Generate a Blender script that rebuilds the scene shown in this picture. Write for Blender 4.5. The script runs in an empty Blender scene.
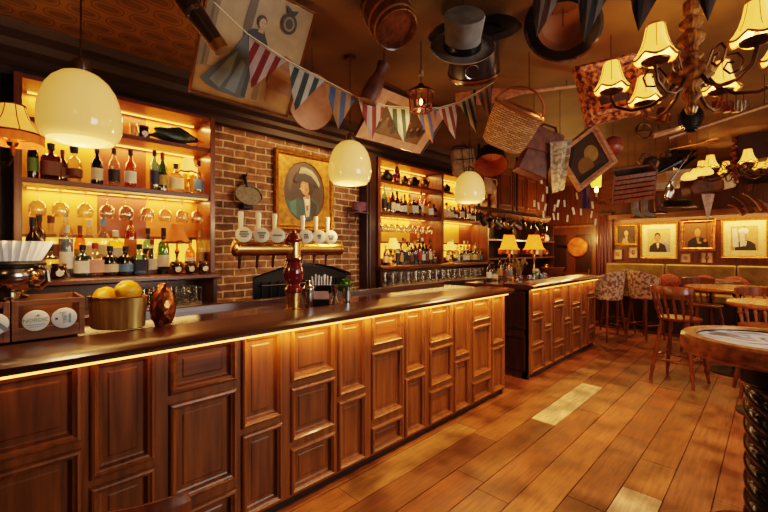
import bpy, bmesh, math, random
from mathutils import Vector, Matrix
R = math.radians
PI = math.pi
S = math.sqrt(.5)
random.seed(7)
scn = bpy.context.scene
COL = scn.collection
EYE = 1.55
CEIL = 3.05
F = 390.0

# ------------------------------------------------------------------ survey of the room (bar runs along +Y, camera at 0,0,EYE)
def cam(px, py, zc):
    u = (px - 384) / F
    return Vector(((u * zc - zc) * S, (u * zc + zc) * S, EYE - (py - 250) / F * zc))
def yX(px, X):
    u = (px - 384) / F
    return -X * (1 + u) / (1 - u)
def zX(px, py, X):
    y = yX(px, X)
    return EYE - (py - 250) / F * (y - X) * S
def xY(px, Y):
    u = (px - 384) / F
    return -Y * (1 - u) / (1 + u)
def zY(px, py, Y):
    x = xY(px, Y)
    return EYE - (py - 250) / F * (Y - x) * S

def H(h):
    c = [int(h[i:i + 2], 16) / 255 for i in (0, 2, 4)]
    return tuple(x / 12.92 if x < .04045 else ((x + .055) / 1.055) ** 2.4 for x in c)

# ------------------------------------------------------------------ materials
def nodes(name):
    m = bpy.data.materials.new(name)
    m.use_nodes = True
    nt = m.node_tree
    return m, nt, nt.nodes['Principled BSDF']
def mat(name, c, rough=.5, metal=0, c2=None, scale=8, st=(1, 1, 1), bump=0, emit=0, coat=0, detail=4, ec=None, lo=.35, hi=.68):
    m, nt, b = nodes(name)
    c = H(c) if isinstance(c, str) else c
    if c2 is None:
        c2 = tuple(x * .72 for x in c)
    elif isinstance(c2, str):
        c2 = H(c2)
    tc = nt.nodes.new('ShaderNodeTexCoord')
    mp = nt.nodes.new('ShaderNodeMapping')
    mp.inputs['Scale'].default_value = st
    nz = nt.nodes.new('ShaderNodeTexNoise')
    nz.inputs['Scale'].default_value = scale
    nz.inputs['Detail'].default_value = detail
    rp = nt.nodes.new('ShaderNodeValToRGB')
    rp.color_ramp.elements[0].position = lo
    rp.color_ramp.elements[1].position = hi
    rp.color_ramp.elements[0].color = (*c2, 1)
    rp.color_ramp.elements[1].color = (*c, 1)
    L = nt.links.new
    L(tc.outputs['Object'], mp.inputs[0]); L(mp.outputs[0], nz.inputs['Vector']); L(nz.outputs['Fac'], rp.inputs[0])
    L(rp.outputs[0], b.inputs['Base Color'])
    b.inputs['Roughness'].default_value = rough
    b.inputs['Metallic'].default_value = metal
    b.inputs['Coat Weight'].default_value = coat
    b.inputs['Coat Roughness'].default_value = .12
    if bump:
        bp = nt.nodes.new('ShaderNodeBump')
        bp.inputs['Strength'].default_value = bump
        bp.inputs['Distance'].default_value = .01
        L(nz.outputs['Fac'], bp.inputs['Height']); L(bp.outputs[0], b.inputs['Normal'])
    if emit:
        if ec is None:
            L(rp.outputs[0], b.inputs['Emission Color'])
        else:
            b.inputs['Emission Color'].default_value = (*(H(ec) if isinstance(ec, str) else ec), 1)
        b.inputs['Emission Strength'].default_value = emit
    return m
def thin_glass(name, c, gloss=.08):
    """clear or tinted thin glass: light goes straight through, tinted, with a mirror sheen at the edge"""
    m = bpy.data.materials.new(name); m.use_nodes = True
    nt = m.node_tree; nt.nodes.clear()
    out = nt.nodes.new('ShaderNodeOutputMaterial')
    tr = nt.nodes.new('ShaderNodeBsdfTransparent'); tr.inputs[0].default_value = (*(H(c) if isinstance(c, str) else c), 1)
    gl = nt.nodes.new('ShaderNodeBsdfGlossy'); gl.inputs['Roughness'].default_value = .06
    gl.inputs['Color'].default_value = (1, .95, .88, 1)
    lw = nt.nodes.new('ShaderNodeLayerWeight'); lw.inputs[0].default_value = .25
    mx = nt.nodes.new('ShaderNodeMixShader')
    mr = nt.nodes.new('ShaderNodeMapRange'); mr.inputs['To Min'].default_value = gloss; mr.inputs['To Max'].default_value = .8
    L = nt.links.new
    L(lw.outputs['Facing'], mr.inputs['Value']); L(mr.outputs[0], mx.inputs[0]); L(tr.outputs[0], mx.inputs[1]); L(gl.outputs[0], mx.inputs[2]); L(mx.outputs[0], out.inputs[0])
    return m
_flat = {}
def flat(h, rough=.6):
    k = (h, rough)
    if k not in _flat:
        _flat[k] = mat('paint_' + h, h, rough, scale=14, c2=tuple(x * .78 for x in H(h)))
    return _flat[k]

WX, WY, WZ = (2, 26, 26), (26, 2, 26), (26, 26, 2)     # grain along x, y, z
def wood(name, a, b, st=WZ, rough=.35, coat=.25, scale=1.6, bump=.08):
    return mat(name, a, rough, c2=b, st=st, scale=scale, detail=6, bump=bump, coat=coat, lo=.3, hi=.72)
M = {}
M['bar_v'] = wood('bar_wood_upright', '8a5018', '58300b', WZ, rough=.42, bump=.05, scale=1.1, coat=.08)
M['bar_h'] = wood('bar_wood_level', '844c16', '522c0a', WY, rough=.42, bump=.05, scale=1.1, coat=.08)
M['bar_dark'] = wood('bar_plinth_wood', '2c160a', '1a0c05', WY)
M['top'] = wood('varnished_counter', '6a3517', '3a1a0a', WY, rough=.14, coat=.6, bump=.03)
M['rim'] = wood('counter_edge_wood', '46200c', '281005', WY, rough=.34, coat=.3, bump=.03)
M['shelf'] = wood('shelf_wood', '6d3a16', '3c1d0a', WY)
M['upright'] = wood('cabinet_wood', '7a4119', '44210b', WZ)
M['darkwood'] = wood('dark_panel_wood', '3d2010', '221006', WZ)
M['cornice'] = wood('cornice_wood', '32190a', '1c0d05', WY, rough=.6, coat=0)
M['endpanel'] = wood('end_wall_wood', '6a3816', '42200a', WZ)
M['oak'] = wood('oak', 'a0622c', '6e3c16', WX)
M['oakz'] = wood('oak_upright', '9a5a28', '60320f', WZ)
M['stool'] = wood('stool_wood', '8f4c20', '532608', WZ, rough=.3)
M['crate'] = wood('crate_wood', '8a5b38', '5e3a20', WY, rough=.7, coat=0)
M['gold'] = mat('gilt', 'c98d2e', .35, .75, '8a5514', 30, bump=.3)
M['brass'] = mat('brass', 'dcae66', .27, 1, 'c08e48', 6)
M['brass_d'] = mat('aged_brass', '8a6230', .35, 1, '523614', 12)
M['copper'] = mat('copper', 'c07a4a', .28, 1, '8a4a26', 18)
M['silver'] = mat('silver', 'd6cfc4', .16, 1, 'a89a86', 6)
M['steel'] = mat('steel', 'c9c9c9', .2, 1, 'a0a0a0', 6)
M['iron'] = mat('black_iron', '1b1613', .5, .4, '0d0a08', 20, bump=.1)
M['black'] = mat('black_lacquer', '14100e', .25, 0, '0a0807', 10, coat=.4)
M['burg'] = mat('burgundy_lacquer', '6e181a', .14, 0, '521012', 5, coat=.8)
M['cream'] = mat('cream_paint', 'efe2c4', .4, 0, 'e0cfa8', 5)
M['white'] = mat('white_paper', 'f2eee6', .6, 0, 'e4ddd0', 8)
M['glass'] = thin_glass('clear_glass', (.93, .92, .88))
M['g_green'] = thin_glass('green_glass', (.12, .30, .08))
M['g_amber'] = thin_glass('amber_glass', (.78, .4, .1))
M['g_brown'] = thin_glass('brown_glass', (.24, .1, .035))
M['g_yellow'] = thin_glass('yellow_glass', (.85, .75, .25))
M['g_blue'] = thin_glass('blue_glass', (.3, .55, .75))
M['g_red'] = thin_glass('red_glass', (.5, .07, .04))
M['g_black'] = mat('black_glass', '0e0d0f', .08, 0, '0a090a', 5, coat=.5)

def clip_lamp(name, c, c2, em, scale=4):
    return mat(name, c, .3, 0, c2, scale, emit=em)
M['opal'] = mat('opal_glass', 'f2d6a8', .12, 0, 'ecca94', 3, emit=.5, ec='ffb250', coat=.4)
M['shade'] = mat('lit_silk_shade', 'f4d898', .7, 0, 'e8c070', 10, emit=1.5, ec='ffa23a')
M['shade_o'] = mat('lit_amber_shade', 'e8a850', .7, 0, 'c87a24', 14, emit=1.1, ec='ff8018')
M['bulb'] = mat('lit_bulb', 'fff2d0', .3, 0, 'ffe8b8', 3, emit=9, ec='ffc070')
M['shade_s'] = mat('sconce_silk', 'f0c880', .7, 0, 'd8a050', 9, emit=.75, ec='ff9a38')
M['fringe_o'] = mat('orange_fringe', 'b8602a', .8, 0, '8a3c14', 30, st=(1, 1, .1), emit=.3, ec='d8601c')
M['led'] = mat('led_strip', 'fff0d0', .4, 0, 'ffe0b0', 3, emit=4, ec='ff9a34')
M['glow'] = mat('backlit_panel', 'ffdf90', .5, 0, 'f0b850', 5, emit=1.5, ec='ffa834')

# ------------------------------------------------------------------ mesh building
class G:
    def __init__(s):
        s.v, s.f, s.mi, s.m, s.M = [], [], [], 0, Matrix()
    def add(s, vs, fs):
        b = len(s.v)
        s.v += [s.M @ Vector(v) for v in vs]
        s.f += [[b + i for i in f] for f in fs]
        s.mi += [s.m] * len(fs)
        return s
    def box(s, x0, x1, y0, y1, z0, z1):
        v = [(x, y, z) for x in (x0, x1) for y in (y0, y1) for z in (z0, z1)]
        return s.add(v, [(0, 1, 3, 2), (4, 6, 7, 5), (0, 4, 5, 1), (2, 3, 7, 6), (0, 2, 6, 4), (1, 5, 7, 3)])
    def cbox(s, c, d):
        return s.box(c[0] - d[0] / 2, c[0] + d[0] / 2, c[1] - d[1] / 2, c[1] + d[1] / 2, c[2] - d[2] / 2, c[2] + d[2] / 2)
    def lathe(s, prof, n=20, c=(0, 0, 0), sx=1, sy=1, rf=None, zf=None):
        vs, fs = [], []
        k = len(prof)
        for j in range(n):
            a = 2 * PI * j / n
            for i, (r, z) in enumerate(prof):
                rr = r * (rf(a, i) if rf else 1)
                vs.append((c[0] + rr * math.cos(a) * sx, c[1] + rr * math.sin(a) * sy, c[2] + z + (zf(a, i) if zf else 0)))
        for j in range(n):
            j2 = (j + 1) % n
            for i in range(k - 1):
                fs.append((j * k + i, j2 * k + i, j2 * k + i + 1, j * k + i + 1))
        if prof[0][0] > 1e-6:
            fs.append([j * k for j in range(n)][::-1])
        if prof[-1][0] > 1e-6:
            fs.append([j * k + k - 1 for j in range(n)])
        return s.add(vs, fs)
    def shell(s, prof, n=20, c=(0, 0, 0), sx=1, sy=1, rf=None, zf=None):
        """lathe without end caps"""
        k = len(prof); vs, fs = [], []
        for j in range(n):
            a = 2 * PI * j / n
            for i, (r, z) in enumerate(prof):
                rr = r * (rf(a, i) if rf else 1)
                vs.append((c[0] + rr * math.cos(a) * sx, c[1] + rr * math.sin(a) * sy, c[2] + z + (zf(a, i) if zf else 0)))
        for j in range(n):
            j2 = (j + 1) % n
            for i in range(k - 1):
                fs.append((j * k + i, j2 * k + i, j2 * k + i + 1, j * k + i + 1))
        return s.add(vs, fs)
    def ell(s, c, r, n=14, m=9):
        p = [(math.sin(PI * i / m), -math.cos(PI * i / m)) for i in range(m + 1)]
        p[0] = (0, -1); p[-1] = (0, 1)
        vs, fs = [], []
        for j in range(n):
            a = 2 * PI * j / n
            for (q, z) in p:
                vs.append((c[0] + r[0] * q * math.cos(a), c[1] + r[1] * q * math.sin(a), c[2] + r[2] * z))
        k = m + 1
        for j in range(n):
            j2 = (j + 1) % n
            for i in range(m):
                fs.append((j * k + i, j2 * k + i, j2 * k + i + 1, j * k + i + 1))
        return s.add(vs, fs)
    def tube(s, pts, r, n=8, closed=False):
        pts = [Vector(p) for p in pts]
        K = len(pts)
        rs = r if isinstance(r, (list, tuple)) else [r] * K
        vs, fs = [], []
        prev = None
        for i, p in enumerate(pts):
            if closed:
                t = pts[(i + 1) % K] - pts[i - 1]
            else:
                t = pts[min(i + 1, K - 1)] - pts[max(i - 1, 0)]
            t = t.normalized() if t.length > 1e-9 else Vector((0, 0, 1))
            if prev is None:
                a = Vector((0, 0, 1)) if abs(t.z) < .9 else Vector((1, 0, 0))
                n1 = t.cross(a).normalized()
            else:
                n1 = (prev - t * prev.dot(t))
                n1 = n1.normalized() if n1.length > 1e-6 else t.orthogonal().normalized()
            prev = n1
            n2 = t.cross(n1)
            for j in range(n):
                q = 2 * PI * j / n
                vs.append(p + (n1 * math.cos(q) + n2 * math.sin(q)) * rs[i])
        for i in range(K if closed else K - 1):
            i2 = (i + 1) % K
            for j in range(n):
                j2 = (j + 1) % n
                fs.append((i * n + j, i * n + j2, i2 * n + j2, i2 * n + j))
        if not closed:
            fs.append([j for j in range(n)][::-1]); fs.append([(K - 1) * n + j for j in range(n)])
        return s.add(vs, fs)
    def prism(s, poly, a, b, axis='z'):
        """polygon swept from a to b along an axis; poly coords are the other two axes in order"""
        n = len(poly)
        def P(p, t):
            return {'z': (p[0], p[1], t), 'y': (p[0], t, p[1]), 'x': (t, p[0], p[1])}[axis]
        vs = [P(p, a) for p in poly] + [P(p, b) for p in poly]
        fs = [(i, (i + 1) % n, n + (i + 1) % n, n + i) for i in range(n)] + [list(range(n))[::-1], list(range(n, 2 * n))]
        return s.add(vs, fs)
    def at(s, m):
        s.M = m; return s

def T(x=0, y=0, z=0): return Matrix.Translation((x, y, z))
def RX(d): return Matrix.Rotation(R(d), 4, 'X')
def RY(d): return Matrix.Rotation(R(d), 4, 'Y')
def RZ(d): return Matrix.Rotation(R(d), 4, 'Z')
def aim(p, q):
    """matrix that takes +z to run from p towards q"""
    d = (Vector(q) - Vector(p))
    return Matrix.Translation(p) @ d.to_track_quat('Z', 'Y').to_matrix().to_4x4()

def obj(name, g, m, parent=None, smooth=True, bev=0, loc=None):
    me = bpy.data.meshes.new(name)
    me.from_pydata([tuple(v) for v in g.v], [], g.f)
    for x in (m if isinstance(m, (list, tuple)) else [m]):
        me.materials.append(M[x] if isinstance(x, str) else x)
    me.polygons.foreach_set('material_index', g.mi)
    bm = bmesh.new(); bm.from_mesh(me)
    bmesh.ops.recalc_face_normals(bm, faces=bm.faces)
    bm.to_mesh(me); bm.free()
    if smooth:
        me.shade_smooth()
        me.set_sharp_from_angle(angle=R(35))
    o = bpy.data.objects.new(name, me)
    COL.objects.link(o)
    if parent is not None:
        o.parent = parent
    if loc is not None:
        o.location = loc
    if bev:
        b = o.modifiers.new('edge', 'BEVEL'); b.width = bev; b.segments = 2; b.limit_method = 'ANGLE'; b.angle_limit = R(40)
    return o
def tag(o, label, cat, group=None):
    o['label'] = label; o['category'] = cat
    if group: o['group'] = group
    return o
def thing(name, label, cat, loc=(0, 0, 0), rz=0, group=None):
    o = bpy.data.objects.new(name, None)
    o.empty_display_size = .05
    COL.objects.link(o)
    o.location = loc; o.rotation_euler = (0, 0, rz)
    return tag(o, label, cat, group)
def struct(name, g, m, **k):
    o = obj(name, g, m, **k); o['kind'] = 'structure'; return o
def kids(o): return [c for c in bpy.data.objects if c.parent == o]
def dup(root, loc, rz=None, label=None, group=None, sc=None, children=None):
    r = root.copy(); COL.objects.link(r); r.location = loc
    if rz is not None: r.rotation_euler = (0, 0, rz)
    if sc is not None: r.scale = (sc,) * 3 if not isinstance(sc, tuple) else sc
    if label: r['label'] = label
    if group: r['group'] = group
    elif 'group' in r: del r['group']
    def rec(src, dst):
        for ch in kids_cache(src):
            c = ch.copy(); COL.objects.link(c); c.parent = dst
            rec(ch, c)
    rec(root, r)
    return r
_kc = {}
def kids_cache(o):
    if o.name not in _kc: _kc[o.name] = kids(o)
    return _kc[o.name]
ORD = ['first', 'second', 'third', 'fourth', 'fifth', 'sixth', 'seventh', 'eighth', 'ninth', 'tenth', 'eleventh', 'twelfth', 'thirteenth', 'fourteenth',
       'fifteenth', 'sixteenth', 'seventeenth', 'eighteenth', 'nineteenth', 'twentieth', 'twenty-first', 'twenty-second', 'twenty-third', 'twenty-fourth']
def hung(name, label, cat, px, py, zc, group=None, cord=True, dx=0, col='iron'):
    """a thing hanging under the ceiling, its local x across the view, y away, z up"""
    p = cam(px, py, zc)
    o = thing(name, label, cat, p, R(45), group)
    if cord:
        obj('hanging_cord', G().tube([(dx, 0, 0), (dx, 0, CEIL - p.z)], .0025, 5), col, o)
    return o
def lamp(kind, name, loc, e, col, size=.1, size_y=None, rot=(0, 0, 0)):
    l = bpy.data.lights.new(name, kind); l.energy = e; l.color = col
    if kind == 'AREA':
        l.shape = 'RECTANGLE'; l.size = size; l.size_y = size_y or size
    else:
        l.shadow_soft_size = size
    o = bpy.data.objects.new(name, l); COL.objects.link(o); o.location = loc; o.rotation_euler = rot
    return o
WARM = (1, .57, .23)
AMBER = (1, .5, .14)
# ================================================================== the room
YE, XL, XR, YB = 9.5, -3.95, 1.7, -1.6
# --- floor: wide worn boards along the bar, one mesh
def build_floor():
    g = G(); g.box(XL - .2, XR + .2, YB, YE + .2, -.06, -.012)
    cols = []
    n_base = len(g.f); cols += [(.02, .01, .005)] * n_base
    pal = ['8a4e26', '7e4822', '925a2c', '76441e', '864c28', '8c4e24', '7e4a26', '946036']
    k = 0
    x = -.485 - .22 * 16
    while x < XR:
        y = YB - random.random() * 1.2
        while y < YE:
            L = random.uniform(.9, 2.3)
            y0, y1 = y, y + L
            c = H(random.choice(pal)); c = tuple(v * random.uniform(.85, 1.08) for v in c)
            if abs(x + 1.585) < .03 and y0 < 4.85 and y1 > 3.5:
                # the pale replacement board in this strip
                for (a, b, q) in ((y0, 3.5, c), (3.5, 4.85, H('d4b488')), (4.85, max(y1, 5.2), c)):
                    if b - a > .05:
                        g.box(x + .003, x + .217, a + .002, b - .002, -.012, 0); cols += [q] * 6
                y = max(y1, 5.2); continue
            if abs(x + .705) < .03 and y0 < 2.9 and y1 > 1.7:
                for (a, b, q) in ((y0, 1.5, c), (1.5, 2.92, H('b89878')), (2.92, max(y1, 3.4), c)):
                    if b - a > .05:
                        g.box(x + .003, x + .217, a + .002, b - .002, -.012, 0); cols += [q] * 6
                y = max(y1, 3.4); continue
            g.box(x + .003, x + .217, y0 + .002, y1 - .002, -.012, random.uniform(-.0015, .0005)); cols += [c] * 6
            y = y1
        x += .22
    m, nt, b = nodes('floor_boards')
    L = nt.links.new
    at = nt.nodes.new('ShaderNodeAttribute'); at.attribute_name = 'board'
    tc = nt.nodes.new('ShaderNodeTexCoord')
    mp = nt.nodes.new('ShaderNodeMapping'); mp.inputs['Scale'].default_value = (22, 1.6, 1)
    nz = nt.nodes.new('ShaderNodeTexNoise'); nz.inputs['Scale'].default_value = 2.2; nz.inputs['Detail'].default_value = 8; nz.inputs['Roughness'].default_value = .65
    n2 = nt.nodes.new('ShaderNodeTexNoise'); n2.inputs['Scale'].default_value = 3.2; n2.inputs['Detail'].default_value = 6
    r1 = nt.nodes.new('ShaderNodeMapRange'); r1.inputs['From Min'].default_value = .3; r1.inputs['From Max'].default_value = .72; r1.inputs['To Min'].default_value = .5; r1.inputs['To Max'].default_value = 1.3
    r2 = nt.nodes.new('ShaderNodeMapRange'); r2.inputs['From Min'].default_value = .35; r2.inputs['From Max'].default_value = .65; r2.inputs['To Min'].default_value = .42; r2.inputs['To Max'].default_value = 1.2
    mu = nt.nodes.new('ShaderNodeMath'); mu.operation = 'MULTIPLY'
    vm = nt.nodes.new('ShaderNodeVectorMath'); vm.operation = 'SCALE'
    L(tc.outputs['Object'], mp.inputs[0]); L(mp.outputs[0], nz.inputs['Vector']); L(tc.outputs['Object'], n2.inputs['Vector'])
    L(nz.outputs['Fac'], r1.inputs['Value']); L(n2.outputs['Fac'], r2.inputs['Value'])
    L(r1.outputs[0], mu.inputs[0]); L(r2.outputs[0], mu.inputs[1])
    L(at.outputs['Color'], vm.inputs[0]); L(mu.outputs[0], vm.inputs['Scale']); L(vm.outputs[0], b.inputs['Base Color'])
    r3 = nt.nodes.new('ShaderNodeMapRange'); r3.inputs['From Min'].default_value = .3; r3.inputs['From Max'].default_value = .7; r3.inputs['To Min'].default_value = .3; r3.inputs['To Max'].default_value = .55
    L(n2.outputs['Fac'], r3.inputs['Value']); L(r3.outputs[0], b.inputs['Roughness'])
    bp = nt.nodes.new('ShaderNodeBump'); bp.inputs['Strength'].default_value = .25; bp.inputs['Distance'].default_value = .006
    L(nz.outputs['Fac'], bp.inputs['Height']); L(bp.outputs[0], b.inputs['Normal'])
    o = struct('floor', g, m, smooth=False)
    a = o.data.color_attributes.new('board', 'FLOAT_COLOR', 'CORNER')
    buf = []
    for p in o.data.polygons:
        buf += [*cols[p.index], 1] * p.loop_total
    a.data.foreach_set('color', buf)
build_floor()

# --- ceiling: gold anaglypta paper with rows of medallions
def paper():
    m, nt, b = nodes('ceiling_paper')
    L = nt.links.new
    def math_(op, a, bb=None, c=None):
        n = nt.nodes.new('ShaderNodeMath'); n.operation = op
        for i, v in enumerate((a, bb, c)):
            if v is None: continue
            if isinstance(v, (int, float)): n.inputs[i].default_value = v
            else: L(v, n.inputs[i])
        return n.outputs[0]
    tc = nt.nodes.new('ShaderNodeTexCoord'); sp = nt.nodes.new('ShaderNodeSeparateXYZ'); L(tc.outputs['Object'], sp.inputs[0])
    u = math_('DIVIDE', sp.outputs[0], .15)
    fl = math_('FLOOR', u)
    off = math_('MULTIPLY', math_('MODULO', fl, 2), .5)
    v = math_('ADD', math_('DIVIDE', sp.outputs[1], .2), off)
    fx = math_('SUBTRACT', math_('FRACT', u), .5)
    fy = math_('SUBTRACT', math_('FRACT', v), .5)
    r = math_('SQRT', math_('ADD', math_('POWER', math_('DIVIDE', fx, .44), 2), math_('POWER', math_('DIVIDE', fy, .44), 4)))
    rp = nt.nodes.new('ShaderNodeValToRGB'); L(r, rp.inputs[0])
    e = rp.color_ramp.elements
    e[0].position = 0; e[0].color = (*H('6a4a20'), 1)
    e[1].position = 1; e[1].color = (*H('7e5824'), 1)
    for p, c in ((.35, '4e3414'), (.5, '7a5424'), (.6, '5a3c16'), (.7, '9a6c2e'), (.82, '3e2a10'), (.93, '5a3e18')):
        q = e.new(p); q.color = (*H(c), 1)
    nz = nt.nodes.new('ShaderNodeTexNoise'); nz.inputs['Scale'].default_value = 1.1; L(tc.outputs['Object'], nz.inputs['Vector'])
    mr = nt.nodes.new('ShaderNodeMapRange'); mr.inputs['To Min'].default_value = .5; mr.inputs['To Max'].default_value = 1.25; L(nz.outputs['Fac'], mr.inputs['Value'])
    vm = nt.nodes.new('ShaderNodeVectorMath'); vm.operation = 'SCALE'; L(rp.outputs[0], vm.inputs[0]); L(mr.outputs[0], vm.inputs['Scale'])
    L(vm.outputs[0], b.inputs['Base Color'])
    b.inputs['Roughness'].default_value = .42
    bp = nt.nodes.new('ShaderNodeBump'); bp.inputs['Strength'].default_value = .5; bp.inputs['Distance'].default_value = .01
    L(rp.outputs[0], bp.inputs['Height']); L(bp.outputs[0], b.inputs['Normal'])
    return m
M['paper'] = paper()
M['ceil'] = mat('ceiling_paint', '74501a', .6, c2='46300e', scale=1.3, detail=3, bump=.05)
struct('ceiling', G().box(XL - .2, XR + .2, YB, 1.2, CEIL, CEIL + .08), 'paper', smooth=False)
struct('ceiling_far', G().box(XL - .2, XR + .2, 1.2, YE + .2, CEIL, CEIL + .08), 'ceil', smooth=False)
bpy.data.objects['ceiling_far'].name = 'ceiling.001'
# --- walls
M['wallpaint'] = mat('brown_wall', '40230f', .5, c2='2a160a', scale=4)
struct('wall_left', G().box(XL - .15, XL, YB, YE + .1, 0, CEIL), 'wallpaint', smooth=False)
struct('wall_back', G().box(XL, XR, YB - .1, YB, 0, CEIL), 'wallpaint', smooth=False)
struct('wall_end', G().box(XL, XR, YE, YE + .1, 0, CEIL), 'endpanel', smooth=False)
g = G()      # street side, with two window openings
for (a, b) in ((YB, 1.6), (3.4, 4.4), (7.6, YE)):
    g.box(XR, XR + .15, a, b, 0, CEIL)
for (a, b) in ((1.6, 3.4), (4.4, 7.6)):
    g.box(XR, XR + .15, a, b, 0, 1.0); g.box(XR, XR + .15, a, b, 2.5, CEIL)
struct('wall_right', g, 'wallpaint', smooth=False)
for i, (a, b) in enumerate(((1.6, 3.4), (4.4, 7.6))):
    g = G()
    for y in (a, (a + b) / 2 - .03, b - .06): g.box(XR + .02, XR + .1, y, y + .06, 1.0, 2.5)
    for z in (1.0, 1.75, 2.44): g.box(XR + .02, XR + .1, a, b, z, z + .06)
    struct('window_%d' % (i + 1), g, 'cream', smooth=False)

# --- brick chimney breast with an arched opening
def brick():
    m, nt, b = nodes('old_brick')
    L = nt.links.new
    tc = nt.nodes.new('ShaderNodeTexCoord')
    sp = nt.nodes.new('ShaderNodeSeparateXYZ'); cb = nt.nodes.new('ShaderNodeCombineXYZ')
    nzw = nt.nodes.new('ShaderNodeTexNoise'); nzw.inputs['Scale'].default_value = 5; nzw.inputs['Detail'].default_value = 5
    L(tc.outputs['Object'], nzw.inputs['Vector'])
    sc = nt.nodes.new('ShaderNodeVectorMath'); sc.operation = 'MULTIPLY_ADD'; sc.inputs[1].default_value = (.035, .035, .035)
    L(nzw.outputs['Color'], sc.inputs[0]); L(tc.outputs['Object'], sc.inputs[2])
    L(sc.outputs[0], sp.inputs[0]); L(sp.outputs[1], cb.inputs[0]); L(sp.outputs[2], cb.inputs[1])
    bt = nt.nodes.new('ShaderNodeTexBrick'); L(cb.outputs[0], bt.inputs['Vector'])
    bt.inputs['Scale'].default_value = 1; bt.inputs['Brick Width'].default_value = .225; bt.inputs['Row Height'].default_value = .073
    bt.inputs['Mortar Size'].default_value = .009; bt.inputs['Mortar Smooth'].default_value = .35; bt.inputs['Bias'].default_value = 0
    bt.inputs['Color1'].default_value = (*H('8a5a36'), 1); bt.inputs['Color2'].default_value = (*H('583820'), 1); bt.inputs['Mortar'].default_value = (*H('bc9c7c'), 1)
    nz = nt.nodes.new('ShaderNodeTexNoise'); nz.inputs['Scale'].default_value = 14; nz.inputs['Detail'].default_value = 8; L(tc.outputs['Object'], nz.inputs['Vector'])
    mr = nt.nodes.new('ShaderNodeMapRange'); mr.inputs['From Min'].default_value = .3; mr.inputs['From Max'].default_value = .7; mr.inputs['To Min'].default_value = .45; mr.inputs['To Max'].default_value = 1.4; L(nz.outputs['Fac'], mr.inputs['Value'])
    vm = nt.nodes.new('ShaderNodeVectorMath'); vm.operation = 'SCALE'; L(bt.outputs['Color'], vm.inputs[0]); L(mr.outputs[0], vm.inputs['Scale'])
    L(vm.outputs[0], b.inputs['Base Color']); b.inputs['Roughness'].default_value = .8
    ad = nt.nodes.new('ShaderNodeMath'); ad.operation = 'MULTIPLY_ADD'; ad.inputs[1].default_value = -1.2; L(bt.outputs['Fac'], ad.inputs[0]); L(nz.outputs['Fac'], ad.inputs[2])
    bp = nt.nodes.new('ShaderNodeBump'); bp.inputs['Strength'].default_value = .9; bp.inputs['Distance'].default_value = .02
    L(ad.outputs[0], bp.inputs['Height']); L(bp.outputs[0], b.inputs['Normal'])
    return m
M['brick'] = brick()
U1 = (.09, 1.41); BR = (1.41, 3.33); U2 = (3.33, 6.18)
arch = [(1.86, 1.27)] + [(1.86 + 1.3 * t, 1.27 + .13 * math.sin(PI * t)) for t in [i / 12 for i in range(1, 12)]] + [(3.16, 1.27)]
poly = [(BR[0], 0), (1.86, 0)] + arch + [(3.16, 0), (BR[1], 0), (BR[1], 2.8), (BR[0], 2.8)]
struct('wall_brick', G().prism(poly, -3.87, -3.75, 'x'), 'brick', smooth=False)
XB = -3.75
# soldier bricks of the arch and the hearth behind it
t = thing('fireplace_range', 'black iron range filling the low brick arch behind the beer taps', 'range', (-3.86, 2.51, 0))
obj('surround', G().box(-.03, .0, -.66, .66, 0, 1.42), 'black', t)
g = G()
for k in range(12):
    a = -.6 + k * .1
    g.box(.0, .02, a, a + .012, 1.0, 1.24)
obj('grate', g, 'iron', t)
obj('hood', G().prism([(-.62, 1.25)] + [(-.62 + 1.24 * i / 10, 1.25 + .12 * math.sin(PI * i / 10)) for i in range(1, 10)] + [(.62, 1.25), (.62, 1.21), (-.62, 1.21)], .0, .06, 'x'), 'iron', t)
obj('bright_rail', G().tube([(.04, -.52, 1.17), (.04, .3, 1.17)], .012, 8), 'steel', t)

# --- cornice along the bar wall
prof = [(XL, 2.74), (-3.66, 2.74), (-3.66, 2.80), (-3.62, 2.83), (-3.62, 2.87), (-3.57, 2.90), (-3.55, 2.95), (-3.52, 2.97), (-3.52, 3.0), (-3.48, 3.05), (XL, 3.05)]
g = G(); g.prism([(p[0], p[1]) for p in prof], YB, 5.9, 'y')
struct('trim_1', g, 'cornice', smooth=False)
# pilaster at the left end of the back bar
g = G(); g.box(XL, -3.58, -.5, .03, 0, 2.74); g.box(-3.58, -3.55, -.42, -.03, .3, 2.6)
struct('trim_2', g, 'darkwood', smooth=False, bev=.006)
# upright between the brick and the far back bar
g = G(); g.box(XL, -3.6, 3.3, 3.46, 0, 2.74); g.box(-3.6, -3.58, 3.33, 3.43, .2, 2.7)
struct('trim_3', g, 'darkwood', smooth=False, bev=.006)
# dark bulkhead over the far right corner
struct('trim_4', G().box(-.33, XR, 6.9, YE, 2.72, CEIL), 'cornice', smooth=False)

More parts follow.
